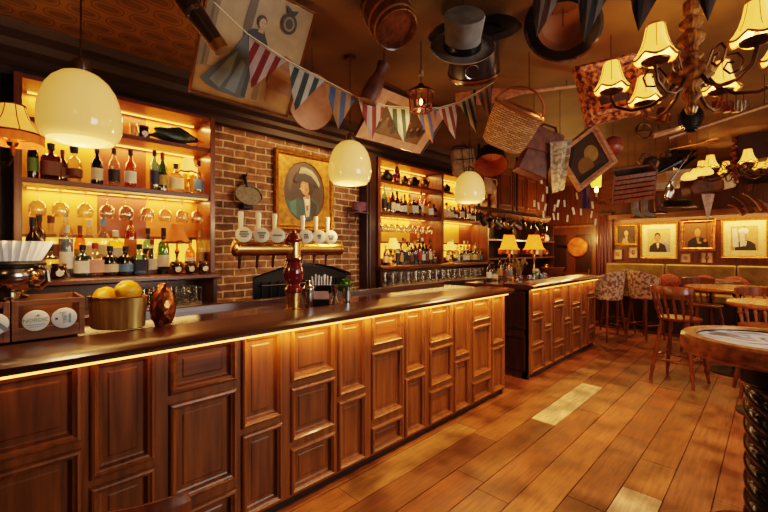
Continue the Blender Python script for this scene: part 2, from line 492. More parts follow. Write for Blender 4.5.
# ================================================================== front bar
XF = -2.06           # face of the panelled front
TOP = 1.12
def panel_front(root, cols, y0, y1, face_x=XF):
    """the boarded face with its raised-moulding panels; cols: (start, end, kind)"""
    ROWS = {'A': [(.763, 1.068), (.402, .705), (.085, .341)], 'B': [(.581, 1.068), (.085, .524)], 'C': [(.86, 1.068), (.326, .794), (.085, .252)]}
    obj('backing_board', G().box(face_x - .05, face_x - .03, y0, y1, .06, 1.085), 'bar_v', root, smooth=False)
    g = G(); y = y0
    for (a, b, k) in cols:
        g.box(face_x - .03, face_x, y, a, .06, 1.085); y = b
        zz = .06
        for (z0, z1) in sorted(ROWS[k]):
            g.box(face_x - .03, face_x - .001, a, b, zz, z0); zz = z1
        g.box(face_x - .03, face_x - .001, a, b, zz, 1.085)
    g.box(face_x - .03, face_x, y, y1, .06, 1.085)
    obj('face_frame', g, 'bar_v', root, smooth=False)
    for (a, b, k) in cols:
        for (z0, z1) in ROWS[k]:
            g = G()
            ins = [(-.012, -.002), (-.012, .006), (-.006, .016), (.004, .019), (.012, .010), (.02, .006), (.026, -.016), (.034, -.02), (.055, -.02), (.062, -.016)]
            vs, fs = [], []
            for (d, h) in ins:
                vs += [(face_x + h, a + d, z0 + d), (face_x + h, b - d, z0 + d), (face_x + h, b - d, z1 - d), (face_x + h, a + d, z1 - d)]
            for i in range(len(ins) - 1):
                for j in range(4):
                    fs.append((i * 4 + j, i * 4 + (j + 1) % 4, i * 4 + 4 + (j + 1) % 4, i * 4 + 4 + j))
            i = len(ins) - 1
            fs.append((i * 4, i * 4 + 1, i * 4 + 2, i * 4 + 3))
            g.add(vs, fs)
            obj('panel', g, 'bar_v' if (z1 - z0) > .25 else 'bar_h', root, smooth=False)
    g = G(); g.box(face_x - .09, face_x - .03, y0, y1, 0, .07)
    obj('plinth', g, 'bar_dark', root, smooth=False)
def rim_profile(x):
    # moulded nosing, x is the face of the bar
    return [(x - .30, TOP), (x - .285, TOP + .018), (x - .02, TOP + .018), (x + .06, TOP + .012), (x + .085, TOP - .002), (x + .075, TOP - .018), (x + .05, TOP - .022), (x + .055, TOP - .034), (x + .02, TOP - .042), (x - .30, TOP - .042)]
bar = thing('bar_counter', 'long mahogany bar counter with panelled front and glowing strip under its edge', 'bar counter', (0, 0, 0))
Y0, Y1 = -1.2, 3.91
cols = []
for k in range(-3, 5):
    base = .606 + .667 * (k)
    kinds = ['C', 'A'] 
    w = kinds[k % 2]
    cols += [(base, base + .31, w), (base + .36, base + .585, 'B')]
cols = [c for c in cols if c[1] < Y1 - .02 and c[0] > Y0]
panel_front(bar, cols, Y0, Y1)
obj('countertop', G().box(-2.92, XF - .3, Y0, Y1 + .06, TOP - .04, TOP), 'top', bar, bev=.006)
obj('nosing', G().prism(rim_profile(XF), Y0, Y1 + .07, 'y'), 'rim', bar)
obj('end_panel', G().box(-2.85, XF - .01, Y1 - .04, Y1, .0, 1.08), 'bar_v', bar)
obj('inner_board', G().box(-2.85, -2.81, Y0, Y1 - .04, .0, 1.08), 'bar_dark', bar)
obj('back_rail', G().box(-2.95, -2.9, Y0, Y1 + .06, TOP - .03, TOP + .035), 'rim', bar, bev=.008)
obj('light_strip', G().box(XF + .03, XF + .042, Y0, Y1 + .0, 1.070, 1.077), 'led', bar, smooth=False)
lamp('AREA', 'counter_light', (XF + .05, 2.45, 1.068), 15, AMBER, .03, 2.9, (0, R(12), 0))
obj('strip_trim', G().box(XF - .004, XF + .008, Y0, Y1, 1.062, 1.084), 'bar_h', bar, smooth=False)

bar2 = thing('bar_counter', 'shorter panelled bar counter beyond the gap, lit strip under its edge', 'bar counter', (0, 0, 0))
A0, A1 = 4.5, 6.93
cols = []
kk = ['A', 'C', 'A', 'C']
for k in range(4):
    base = 4.56 + .667 * k
    cols += [(base, base + .31, kk[k]), (base + .36, base + .585, 'B')]
cols = [c for c in cols if c[1] < A1 + .02]
panel_front(bar2, cols, A0, A1)
obj('countertop', G().box(-2.92, XF - .3, A0 - .06, A1 + .06, TOP - .04, TOP), 'top', bar2, bev=.006)
obj('nosing', G().prism(rim_profile(XF), A0 - .06, A1 + .08, 'y'), 'rim', bar2)
# near end with two rows of sunk panels
g = G(); g.box(-2.85, XF - .005, A0, A0 + .03, .0, 1.08)
obj('end_panel', g, 'darkwood', bar2, smooth=False)
for (a, b) in ((-2.8, -2.5), (-2.45, -2.1)):
    for (z0, z1) in ((.1, .52), (.6, 1.04)):
        g = G()
        for (q, w) in ((0, .0), ):
            g.box(a, a + .03, A0 - .015, A0, z0, z1); g.box(b - .03, b, A0 - .015, A0, z0, z1)
            g.box(a + .03, b - .03, A0 - .015, A0, z0, z0 + .03); g.box(a + .03, b - .03, A0 - .015, A0, z1 - .03, z1)
        obj('panel_frame', g, 'darkwood', bar2, smooth=False)
obj('inner_board', G().box(-2.85, -2.81, A0 + .03, A1, .0, 1.08), 'bar_dark', bar2)
obj('light_strip', G().box(XF + .03, XF + .042, A0, A1, 1.070, 1.077), 'led', bar2, smooth=False)
lamp('AREA', 'counter_light', (XF + .05, (A0 + A1) / 2, 1.068), 7, AMBER, .03, A1 - A0, (0, R(12), 0))
obj('strip_trim', G().box(XF - .004, XF + .008, A0, A1, 1.062, 1.084), 'bar_h', bar2, smooth=False)

# ================================================================== the two shelved back bars
ZS = {'low': 1.345, 'mid': 2.045, 'top': 2.46, 'lid': 2.74}
M['back1'] = mat('gold_back_panel', 'd09a3c', .5, c2='b87c24', scale=2)
M['back2'] = mat('tan_back_panel', '84451e', .45, c2='683214', scale=2)
M['back3'] = mat('orange_back_panel', 'd08834', .5, c2='b86c22', scale=2)
XS, XK = -3.58, -3.9
def backbar(label, y0, y1, posts, backs):
    t = thing('back_bar_cabinet', label, 'back bar', (0, 0, 0))
    for (a, b, m) in backs:
        obj('back_panel', G().box(XK - .03, XK, a, b, 1.3, ZS['lid']), m, t, smooth=False)
    for y in posts:
        obj('upright', G().box(XK, XS + .02, y - .022, y + .022, ZS['low'], ZS['lid']), 'upright', t, bev=.004)
    for nme, z, x in (('shelf', ZS['mid'], XS), ('shelf', ZS['top'], XS)):
        obj(nme, G().box(XK, x, y0 + .022, y1 - .022, z - .035, z), 'shelf', t, bev=.003)
    obj('top_board', G().box(XK, XS + .01, y0, y1, ZS['lid'] - .03, ZS['lid']), 'shelf', t)
    g = G(); g.prism([(XK, ZS['low'] - .05), (-3.5, ZS['low'] - .05), (-3.47, ZS['low'] - .035), (-3.47, ZS['low'] - .01), (-3.49, ZS['low']), (XK, ZS['low'])], y0 - .02, y1 + .02, 'y')
    obj('counter', g, 'shelf', t)
    for q in (y0, y1 - .03):
        obj('cubby_side', G().box(XK, -3.52, q, q + .03, 1.08, 1.29), 'darkwood', t, smooth=False)
    obj('cubby_back', G().box(XK - .02, XK, y0, y1, 1.08, 1.29), 'darkwood', t)
    obj('base_cabinet', G().box(XK, -3.48, y0, y1, 0, 1.08), 'darkwood', t, bev=.006)
    lamp('AREA', 'cubby_fill', (-3.62, (y0 + y1) / 2, 1.285), 1.6 * (y1 - y0), AMBER, .1, (y1 - y0) * .8, (0, 0, 0))  # unseen light added under the counter to brighten the glasses
    obj('bottle_step', G().box(XK, XK + .13, y0 + .03, y1 - .03, ZS['low'], ZS['low'] + .08), 'shelf', t)
    for a, b in zip(posts[:-1], posts[1:]):
        obj('light_panel', G().box(XK, XK + .012, a + .03, b - .03, ZS['low'] + .09, ZS['low'] + .30), 'glow', t, smooth=False)
        obj('glow_rail', G().box(XK, XK + .02, a + .03, b - .03, ZS['low'] + .30, ZS['low'] + .325), 'upright', t, smooth=False)
        for z in (ZS['mid'] - .036, ZS['top'] - .036, ZS['lid'] - .032):
            obj('light_strip', G().box(XK + .03, XK + .045, a + .06, b - .06, z - .008, z), 'led', t, smooth=False)
            lamp('AREA', 'shelf_light', (XK + .06, (a + b) / 2, z - .012), 6.5 * (b - a) / 1.3, AMBER, .05, (b - a) - .12, (0, 0, 0))
    return t
y25, y97, y146 = [yX(p, XK) for p in (24, 97, 146)]
bb1 = backbar('lit back bar of bottles left of the brick wall', U1[0], U1[1], [U1[0] + .022, U1[1] - .022],
              [(U1[0], y97, 'back1'), (y97, y146, 'back2'), (y146, U1[1], 'back3')])
YM = 4.83
bb2 = backbar('lit back bar of bottles right of the brick wall, behind the third pendant', 3.46, U2[1], [3.482, YM, U2[1] - .022],
              [(3.46, 3.85, 'back2'), (3.85, 4.45, 'back1'), (4.45, YM, 'back2'), (YM, 5.15, 'back2'), (5.15, 5.75, 'back1'), (5.75, U2[1], 'back2')])
# glass rails under the middle shelf
# ------------------------------------------------------------------ cabinet bulkhead beyond the far back bar
t = thing('wall_cabinet', 'tall dark wooden wall cabinet with panelled doors beyond the far back bar', 'cabinet', (0, 0, 0))
obj('carcass', G().box(XL, -3.42, 6.2, 8.3, 2.2, CEIL), 'upright', t)
for i in range(4):
    a = 6.24 + i * .51
    d = obj('door', G().box(-3.42, -3.395, a, a + .48, 2.27, 3.0), 'upright', t, bev=.004)
    g = G(); g.box(-3.395, -3.38, a + .06, a + .08, 2.35, 2.92); g.box(-3.395, -3.38, a + .40, a + .42, 2.35, 2.92); g.box(-3.395, -3.38, a + .08, a + .40, 2.35, 2.37); g.box(-3.395, -3.38, a + .08, a + .40, 2.90, 2.92)
    obj('door_moulding', g, 'bar_v', d, smooth=False)
obj('light_rail', G().prism([(-3.40, 2.2), (-3.33, 2.2), (-3.36, 2.16), (-3.40, 2.13), (XL, 2.13), (XL, 2.2)], 6.2, 8.3, 'y'), 'bar_h', t)
# shelf unit under the bulkhead, behind the short bar
t = thing('shelf_unit', 'dark open shelf unit under the wall cabinet behind the short bar', 'shelf', (0, 0, 0))
obj('back_panel', G().box(XL, XL + .03, 6.2, 9.3, 0, 2.1), 'darkwood', t)
for z in (1.0, 1.4, 1.75):
    obj('shelf', G().box(XL + .03, -3.6, 6.2, 9.2, z - .03, z), 'shelf', t)
for y in (6.22, 7.2, 8.2, 9.18):
    obj('upright', G().box(XL + .03, -3.62, y - .02, y + .02, 0, 2.1), 'darkwood', t)
# ================================================================== pendants over the bar
def pendant(px, label, first=[None]):
    X = -2.33
    y = yX(px, X)
    if first[0] is None:
        t = thing('pendant_lamp', label, 'lamp', (X, y, 2.06), 0, None)
        pr = [(.088, .012), (.10, .0), (.13, .005), (.152, .03), (.163, .07), (.166, .11), (.163, .16), (.154, .21), (.138, .26), (.113, .302), (.08, .334), (.05, .349), (.036, .352)]
        pr = [(r_, z_ * .95) for r_, z_ in pr]
        obj('glass_globe', G().shell(pr, 40), 'opal', t)
        obj('glow_opening', G().lathe([(0, .02), (.0885, .012)], 32), 'opal', t)
        obj('metal_cap', G().lathe([(.04, .325), (.042, .372), (.034, .388), (.012, .394), (.008, .41)], 20), 'steel', t)
        obj('cord', G().tube([(0, 0, .39), (0, 0, CEIL - 2.06)], .004, 6), 'brass_d', t)
        obj('ceiling_rose', G().lathe([(.045, CEIL - 2.06 - .03), (.05, CEIL - 2.06)], 16), 'brass_d', t)
        first[0] = t
    else:
        t = dup(first[0], (X, y, 2.06), None, label)
    lamp('POINT', 'globe_light', (X, y, 1.83), 13, WARM, .09)
    return t
pendant(81, 'large cream glass globe pendant nearest the wall sconce, hanging over lemons')
pendant(350, 'cream glass globe pendant hanging in front of the gilt oval portrait')
pendant(469.5, 'cream glass globe pendant hanging before the far back bar')

# ================================================================== bottles
LBL = {k: flat(v) for k, v in dict(white='e8e0d0', cream='e8d3a0', red='a02a20', black='1a1614', gold='b08a3c', navy='20264a', green='5d7a2c', blue='5f86b0', pink='d8a090', brown='6a3a1c', orange='c8742a', pale='d8c8a8').items()}
PR = {
 'spirit': dict(b=[(0, .0), (.034, .0), (.038, .008), (.038, .15), (.034, .175), (.018, .2), (.0135, .215), (.0135, .262)], l=(.0386, .04, .125), c=[(.016, .24), (.0165, .283), (.012, .286)], sq=0),
 'wine': dict(b=[(0, 0), (.034, 0), (.0365, .008), (.0365, .17), (.03, .205), (.016, .235), (.0135, .255), (.0135, .3)], l=(.037, .05, .13), c=[(.0155, .255), (.0155, .312), (.01, .314)], sq=0),
 'squat': dict(b=[(0, 0), (.05, 0), (.055, .01), (.056, .1), (.045, .135), (.02, .15), (.015, .16), (.015, .185)], l=(.0566, .03, .085), c=[(.019, .175), (.02, .212), (.014, .215)], sq=0),
 'square': dict(b=[(0, 0), (.045, 0), (.05, .008), (.05, .13), (.044, .15), (.018, .165), (.014, .172), (.014, .2)], l=(.0508, .03, .115), c=[(.018, .19), (.02, .228), (.012, .232)], sq=4),
 'tall': dict(b=[(0, 0), (.03, 0), (.034, .01), (.036, .2), (.03, .235), (.016, .26), (.0135, .275), (.0135, .315)], l=(.0366, .06, .17), c=[(.016, .295), (.0165, .345), (.01, .347)], sq=0),
 'flask': dict(b=[(0, 0), (.05, 0), (.058, .012), (.07, .06), (.07, .1), (.055, .145), (.028, .165), (.016, .172), (.015, .2)], l=(.0708, .04, .085), c=[(.02, .19), (.024, .225), (.016, .24), (.006, .243)], sq=0),
}
PROTO = {}
def bottle_proto(kind):
    p = PR[kind]
    t = thing('bottle', 'x', 'bottle', (0, 0, 0))
    n = 4 if p['sq'] else 18
    mt = RZ(45) if p['sq'] else Matrix()
    sy = .62 if kind == 'flask' else 1
    g = G().at(mt)
    if n == 4:
        # rounded square section
        def rf(a, i):
            r = p['b'][i][0]
            if r < .03: return 1
            return min(1 / max(abs(math.cos(a)), abs(math.sin(a))), 1.2)
        g.M = Matrix(); g.lathe(p['b'], 24, rf=rf)
    else:
        g.lathe(p['b'], n, sy=sy)
    obj('glass_body', g, 'glass', t)
    r, z0, z1 = p['l']
    g = G()
    if n == 4:
        g.shell([(r, z0), (r, z1)], 24, rf=lambda a, i: min(1 / max(abs(math.cos(a)), abs(math.sin(a))), 1.2))
    else:
        g.shell([(r, z0), (r, z1)], n, sy=sy)
    obj('paper_label', g, LBL['white'], t)
    obj('cap', G().lathe(p['c'], 12), LBL['black'], t)
    for c in kids(t):
        for s in c.material_slots:
            s.link = 'OBJECT'; s.material = c.data.materials[0]
    return t
used = set()
def bottle(kind, pos, gl, lb, cp, label, group=None, sc=1.0, rz=0):
    sc *= 1.12; pos = (pos[0], pos[1], pos[2] + .0015)
    if kind not in PROTO:
        PROTO[kind] = bottle_proto(kind)
    src = PROTO[kind]
    if kind in used:
        r = dup(src, pos, rz, label, group, sc)
    else:
        used.add(kind); r = src; r.location = pos; r.scale = (sc,) * 3; r['label'] = label
        if group: r['group'] = group
        kids_cache(src)
    for c in (bpy.data.objects[x.name] for x in r.children):
        n = c.name.split('.')[0]
        c.material_slots[0].link = 'OBJECT'
        c.material_slots[0].material = M[gl] if n == 'glass_body' else (LBL[lb] if n == 'paper_label' else (LBL[cp] if isinstance(cp, str) and cp in LBL else M[cp]))
    return r
GN = dict(g_black='black', g_brown='dark brown', g_amber='amber', glass='clear', g_green='green', g_yellow='yellow', g_blue='blue', g_red='red')
def row(shelf, items, X, z, group=None, lift=0):
    """items: (px, kind, glass, label, cap, scale)"""
    for i, it in enumerate(items):
        px, kind, gl, lb, cp, sc = it
        y = yX(px, X)
        bottle(kind, (X, y, z + lift), gl, lb, cp, f'{GN[gl]} bottle with {lb} label, {ORD[i]} from left {shelf}', group, sc, R(90))
row('on near back-bar middle shelf', [
    (33, 'tall', 'g_black', 'green', 'black', .78), (51, 'square', 'g_brown', 'brown', 'black', 1.05), (62.5, 'spirit', 'g_brown', 'brown', 'brown', .74), (74, 'flask', 'glass', 'brown', 'black', 1.05),
    (97, 'spirit', 'g_black', 'pale', 'black', .92), (114, 'spirit', 'glass', 'black', 'black', .95), (130.5, 'spirit', 'g_amber', 'white', 'black', .98),
    (154.5, 'tall', 'g_blue', 'navy', 'black', .88), (162.5, 'wine', 'g_green', 'gold', 'red', .95), (176, 'square', 'glass', 'cream', 'black', .98), (198.5, 'spirit', 'glass', 'blue', 'black', .98)], -3.68, ZS['mid'])
row('in front row on near back-bar counter', [
    (33, 'tall', 'g_black', 'black', 'black', 1.12), (50, 'squat', 'glass', 'white', 'black', 1.0), (66.5, 'tall', 'glass', 'white', 'pale', 1.0), (82.5, 'square', 'g_blue', 'white', 'black', .95),
    (95, 'square', 'glass', 'pink', 'red', 1.0), (110, 'squat', 'g_black', 'pale', 'black', .98), (125.5, 'squat', 'g_black', 'blue', 'black', .98), (139.5, 'square', 'g_blue', 'navy', 'black', .98),
    (152, 'spirit', 'glass', 'white', 'red', .92), (163.5, 'wine', 'g_green', 'white', 'black', 1.12), (190, 'spirit', 'g_amber', 'white', 'black', .98), (200.5, 'tall', 'glass', 'gold', 'gold', .98)], -3.68, ZS['low'])
row('in back row on near back-bar counter', [
    (39, 'tall', 'g_brown', 'brown', 'black', 1.0), (51, 'spirit', 'glass', 'brown', 'brown', 1.2), (66, 'tall', 'glass', 'blue', 'white', 1.1), (80, 'wine', 'g_amber', 'gold', 'brown', .9),
    (89, 'spirit', 'glass', 'cream', 'pale', 1.15), (103, 'spirit', 'glass', 'cream', 'blue', 1.2), (115.5, 'square', 'g_yellow', 'white', 'white', 1.1), (130.5, 'tall', 'g_amber', 'orange', 'navy', 1.12), (148, 'spirit', 'g_blue', 'black', 'black', .98)], -3.82, ZS['low'] + .08)
# jar row in front
def jar(px, X, z, label):
    t = thing('jar', label, 'jar', (X, yX(px, X), z + .0015))
    obj('glass_body', G().lathe([(0, 0), (.04, 0), (.046, .01), (.046, .075), (.036, .09)], 16), 'g_brown', t)
    obj('lid', G().lathe([(.04, .09), (.042, .092), (.042, .108), (0, .109)], 16), 'brass_d', t)
    g = G().at(T(.0475, 0, .042) @ RY(90)); g.lathe([(0, 0), (.022, 0), (.022, .001), (0, .001)], 16)
    obj('round_label', g, LBL['white'], t)
jar(176.5, -3.53, ZS['low'], 'small dark jar with round white label, leftmost of three near brick wall')
jar(190, -3.53, ZS['low'], 'small dark jar with round white label, middle of three near brick wall')
jar(203.5, -3.53, ZS['low'], 'small dark jar with round white label, next to the brick wall')
jar(59, -3.55, ZS['low'], 'wide jar with round label beside the clear bottles at left')
jar(143.5, -3.68, ZS['top'], 'squat jar on the top shelf of near back bar')
def tumbler(name, label, cat, loc, r, h, handle=False, group=None, m='glass'):
    t = thing(name, label, cat, (loc[0], loc[1], loc[2] + .0015), random.uniform(0, 6), group)
    obj('bowl', G().shell([(r * .05, 0), (r * .8, .0), (r * .86, h * .1), (r, h), (r * .94, h), (r * .8, h * .14), (r * .05, h * .1)], 16), m, t)
    if handle:
        obj('handle', G().tube([(r * .9, 0, h * .8), (r * 1.5, 0, h * .78), (r * 1.6, 0, h * .45), (r * 1.4, 0, h * .2), (r * .85, 0, h * .18)], r * .13, 6), m, t)
    return t
gl0 = tumbler('drinking_glass', 'small glass on the top shelf beside the squat jar', 'glass', (-3.68, yX(134, -3.68), ZS['top']), .035, .11)
# stuffed black bird on the top shelf
y0 = yX(173, -3.66)
t = thing('stuffed_bird', 'stuffed black bird lying along the top shelf of near back bar', 'bird', (-3.66, y0, ZS['top'] + .001)); t.scale = (.85,) * 3
bl = mat('black_feathers', '15140f', .35, c2='22301c', scale=30, bump=.4)
g = G()
sec = [(-.27, .05, .012, .004), (-.2, .055, .03, .012), (-.12, .075, .05, .05), (-.03, .09, .06, .078), (.06, .1, .06, .088), (.13, .095, .05, .064), (.18, .085, .036, .04), (.215, .085, .03, .03), (.24, .083, .02, .02), (.25, .082, .005, .005)]
vs, fs = [], []
for (y, z, rx, rz) in sec:
    for j in range(12):
        a = 2 * PI * j / 12
        vs.append((rx * math.cos(a), y, z + rz * math.sin(a)))
for i in range(len(sec) - 1):
    for j in range(12):
        fs.append((i * 12 + j, i * 12 + (j + 1) % 12, i * 12 + 12 + (j + 1) % 12, i * 12 + 12 + j))
fs += [list(range(12)), [len(vs) - 12 + j for j in range(12)]]
g.add(vs, fs)
b = obj('feathered_body', g, bl, t)
obj('beak', G().at(aim((0, .245, .082), (0, .31, .07))).lathe([(.011, 0), (.006, .03), (.0, .065)], 8), 'brass_d', t)
obj('wing', G().at(T(.05, -.02, .085) @ RX(-8)).ell((0, 0, 0), (.018, .17, .05), 12, 8), bl, t)
obj('leg', G().tube([(.02, .02, .04), (.05, .05, .012), (.06, .12, .008)], .005, 6), 'brass_d', t)
# ------------------------------------------------------------------ hanging stem glasses
def stem_glass(loc, label, group, first=[None]):
    if first[0] is None:
        t = thing('wine_glass', label, 'glass', loc, 0, group)
        obj('bowl', G().shell([(.006, -.09), (.03, -.1), (.05, -.125), (.054, -.155), (.05, -.185), (.046, -.2), (.044, -.2), (.048, -.18), (.05, -.155), (.046, -.128), (.028, -.105), (.003, -.096)], 18), 'glass', t)
        obj('stem', G().lathe([(.012, -.006), (.005, -.02), (.0045, -.08), (.009, -.096)], 10), 'glass', t)
        obj('foot', G().lathe([(.0, 0), (.036, 0), (.036, -.004), (.006, -.012)], 18), 'glass', t)
        first[0] = t
        return t
    return dup(first[0], loc, None, label, group)
for i, px in enumerate((37.5, 60.5, 85, 107, 126, 147, 165, 182, 197)):
    stem_glass((-3.66, yX(px, -3.66), ZS['mid'] - .053), f'upturned stem glass, {ORD[i]} from left of those under near middle shelf', 'stem glasses hanging under the near shelf')
for i in range(10):
    y = 3.56 + i * .12
    stem_glass((-3.66, y, ZS['mid'] - .053), f'upturned stem glass, {ORD[i]} from left of those under far middle shelf', 'stem glasses hanging under the far shelf')
for (a, b, lbl) in ((U1[0] + .05, U1[1] - .05, 'rack for stem glasses under near middle shelf'), (3.515, YM - .05, 'rack for stem glasses under far middle shelf')):
    t = thing('glass_rack', lbl, 'rack', (0, 0, 0))
    for x in (-3.72, -3.6):
        obj('rail', G().box(x - .004, x + .004, a, b, ZS['mid'] - .0515, ZS['mid'] - .0365), 'brass', t, smooth=False)
# ------------------------------------------------------------------ glasses in the cubbies
mug0 = None
for i, y in enumerate([.86, .96, 1.06, 1.16, 1.26]):
    for j, x in enumerate((-3.56, -3.7)):
        lb = f'glass beer mug, {ORD[i]} from left in {"front" if j == 0 else "back"} row under near back bar counter'
        if mug0 is None:
            mug0 = tumbler('beer_mug', lb, 'glass', (x, y, 1.08), .042, .15, True, 'beer mugs in the near cubby')
        else:
            dup(mug0, (x, y, 1.0815), random.uniform(0, 6), lb, 'beer mugs in the near cubby')
pint0 = None
for j, x in enumerate((-3.56, -3.68)):
    for i in range(16):
        y = 3.6 + i * .155
        lb = f'pint glass, {ORD[i]} from left in {"front" if j == 0 else "back"} row under far back bar counter'
        if pint0 is None:
            pint0 = tumbler('pint_glass', lb, 'glass', (x, y, 1.08), .042, .16, False, 'pint glasses in the far cubby')
        else:
            dup(pint0, (x, y, 1.0815), random.uniform(0, 6), lb, 'pint glasses in the far cubby')
# ------------------------------------------------------------------ far back bar bottles
rnd = random.Random(11)
KK = ['spirit', 'spirit', 'wine', 'square', 'tall', 'squat', 'spirit']
GG = ['g_amber', 'glass', 'g_brown', 'g_green', 'g_black', 'g_amber', 'glass', 'g_blue', 'g_yellow', 'g_brown']
LL = ['white', 'cream', 'pale', 'gold', 'black', 'brown', 'white', 'black', 'blue', 'red', 'pale', 'cream']
def auto_row(shelf, px0, px1, n, X, z, sc=(.8, 1.05), kk=KK):
    its = []
    for i in range(n):
        px = px0 + (px1 - px0) * i / (n - 1) + rnd.uniform(-.5, .5)
        k_ = rnd.choice(kk); its.append((px, k_, rnd.choice(GG), rnd.choice(LL), rnd.choice(['black', 'red', 'gold', 'black', 'white']), min(rnd.uniform(*sc), .93 if k_ == 'tall' else 2)))
    row(shelf, its, X, z)
auto_row('on left bay of far middle shelf', 384.5, 434, 13, -3.66, ZS['mid'])
auto_row('on right bay of far middle shelf', 447, 480, 10, -3.66, ZS['mid'])
auto_row('in front row, left bay, far counter', 386, 434, 14, -3.67, ZS['low'])
auto_row('in back row, left bay, far counter', 403, 434, 9, -3.81, ZS['low'] + .08)
auto_row('in front row, right bay, far counter', 448, 481, 11, -3.67, ZS['low'], (.7, .95))
auto_row('in back row, right bay, far counter', 453, 479, 8, -3.81, ZS['low'] + .08, (.75, .95))
# small dark vessels on the far top shelf
for i, (px, r, h, kind) in enumerate(((387, .085, .15, 'teapot'), (397, .05, .24, 'vase'), (405, .045, .13, 'jug'), (414.5, .07, .14, 'teapot'), (425, .06, .15, 'jug'), (447, .05, .13, 'jug'))):
    nm = {'teapot': 'teapot', 'vase': 'vase', 'jug': 'jug'}[kind]
    t = thing(nm, f'dark {nm}, {ORD[i]} vessel from left on far back bar top shelf', nm, (-3.66, yX(px, -3.66), ZS['top'] + .0015))
    mm = ['iron', 'g_brown', 'brass_d', 'iron', 'brass_d', 'iron'][i]
    obj('body', G().lathe([(r * .6, 0), (r * .95, h * .2), (r, h * .45), (r * .75, h * .75), (r * .4, h * .88), (r * .45, h)], 16), mm, t)
    if kind != 'vase':
        obj('handle', G().tube([(0, -r * .7, h * .8), (0, -r * 1.5, h * .75), (0, -r * 1.6, h * .4), (0, -r * .9, h * .25)], .008, 6), mm, t)
        obj('spout', G().tube([(0, r * .8, h * .3), (0, r * 1.4, h * .6), (0, r * 1.7, h * .85)], [.02, .014, .01], 8), mm, t)
# ------------------------------------------------------------------ little table lamps on the shelves
def shade_prof(r0, r1, h, n=6):
    return [(r0 + (r1 - r0) * ((i / n) ** 1.7), h - h * i / n) for i in range(n + 1)]
def table_lamp(label, loc, H_, r, m, foot='brass', shade_h=.4, tw=.45, light=1.2):
    t = thing('table_lamp', label, 'lamp', (loc[0], loc[1], loc[2] + .0015))
    hs = H_ * (1 - shade_h)
    obj('base', G().lathe([(0, 0), (r * .62, 0), (r * .6, H_ * .03), (r * .2, H_ * .07), (r * .14, H_ * .12)], 16), foot, t)
    obj('stem', G().lathe([(r * .14, H_ * .1), (r * .24, hs * .35), (r * .1, hs * .45), (r * .12, hs * .6), (r * .22, hs * .68), (r * .09, hs * .78), (r * .08, hs * 1.1)], 12), foot, t)
    pr = [(a, hs + z) for a, z in shade_prof(r * tw, r, H_ * shade_h)]
    s = obj('shade', G().shell(pr, 24, zf=lambda a, i: -.03 * H_ * abs(math.sin(3 * a)) if i >= 5 else 0), m, t)
    obj('trim', G().tube([(r * 1.0 * math.cos(2 * PI * k / 24), r * math.sin(2 * PI * k / 24), hs - .03 * H_ * abs(math.sin(3 * 2 * PI * k / 24))) for k in range(24)], .008 * H_ / .3, 5, True), 'gold', s)
    if light:
        lamp('POINT', 'lamp_light', (loc[0], loc[1], loc[2] + hs + H_ * .1), light, WARM, .03)
    return t
M['shade_red'] = mat('red_amber_shade', 'b8642a', .7, 0, '8a3e18', 10, emit=.5, ec='d05a18')
table_lamp('tiny brass lamp with glowing cream shade among middle shelf bottles', (-3.645, yX(188.3, -3.645), ZS['mid']), .31, .085, 'shade', light=.6)
table_lamp('small gold candlestick lamp with dark amber shade on near back bar counter', (-3.57, yX(177, -3.57), ZS['low']), .42, .1, 'shade_red', shade_h=.34, light=.5)
table_lamp('small lamp with bright white shade left on far back bar counter', (-3.54, yX(393, -3.54), ZS['low']), .36, .1, 'shade', light=.7)
table_lamp('small lamp with cream shade beside the central upright of far back bar', (-3.545, yX(450.5, -3.545), ZS['low']), .33, .1, 'shade', light=.7)
# ================================================================== things standing on the long bar
# --- beer tower
XT, YT = -2.44, 1.52
t = thing('beer_tower', 'burgundy and brass beer tower with a long brass cross pipe and six taps', 'beer tower', (XT, YT, TOP + .0015))
obj('base', G().lathe([(.062, 0), (.062, .012), (.052, .016), (.052, .11), (.06, .114), (.06, .122)], 28), 'brass', t)
obj('column', G().lathe([(.05, .12), (.064, .135), (.066, .15), (.05, .17), (.046, .185), (.06, .205), (.07, .24), (.073, .27), (.068, .3), (.056, .33), (.05, .345), (.06, .355), (.064, .365), (.055, .38)], 28), 'burg', t)
obj('band', G().lathe([(.06, .375), (.06, .385), (.056, .388), (.056, .47), (.06, .473), (.06, .482)], 28), 'brass', t)
obj('finial', G().lathe([(.058, .48), (.066, .492), (.066, .505), (.055, .52), (.045, .54), (.02, .552), (.018, .562), (.012, .572), (0, .575)], 28), 'burg', t)
z = .437
obj('cross_pipe', G().tube([(0, -.42, z), (0, .41, z)], .047, 20), 'brass', t)
for s in (-1, 1):
    obj('pipe_cap', G().at(T(0, -.42 if s < 0 else .41, z) @ RX(-90 * s)).lathe([(.047, -.01), (.051, -.005), (.051, .012), (.033, .026), (0, .032)], 20), 'brass', t)
ink = flat('2a2622')
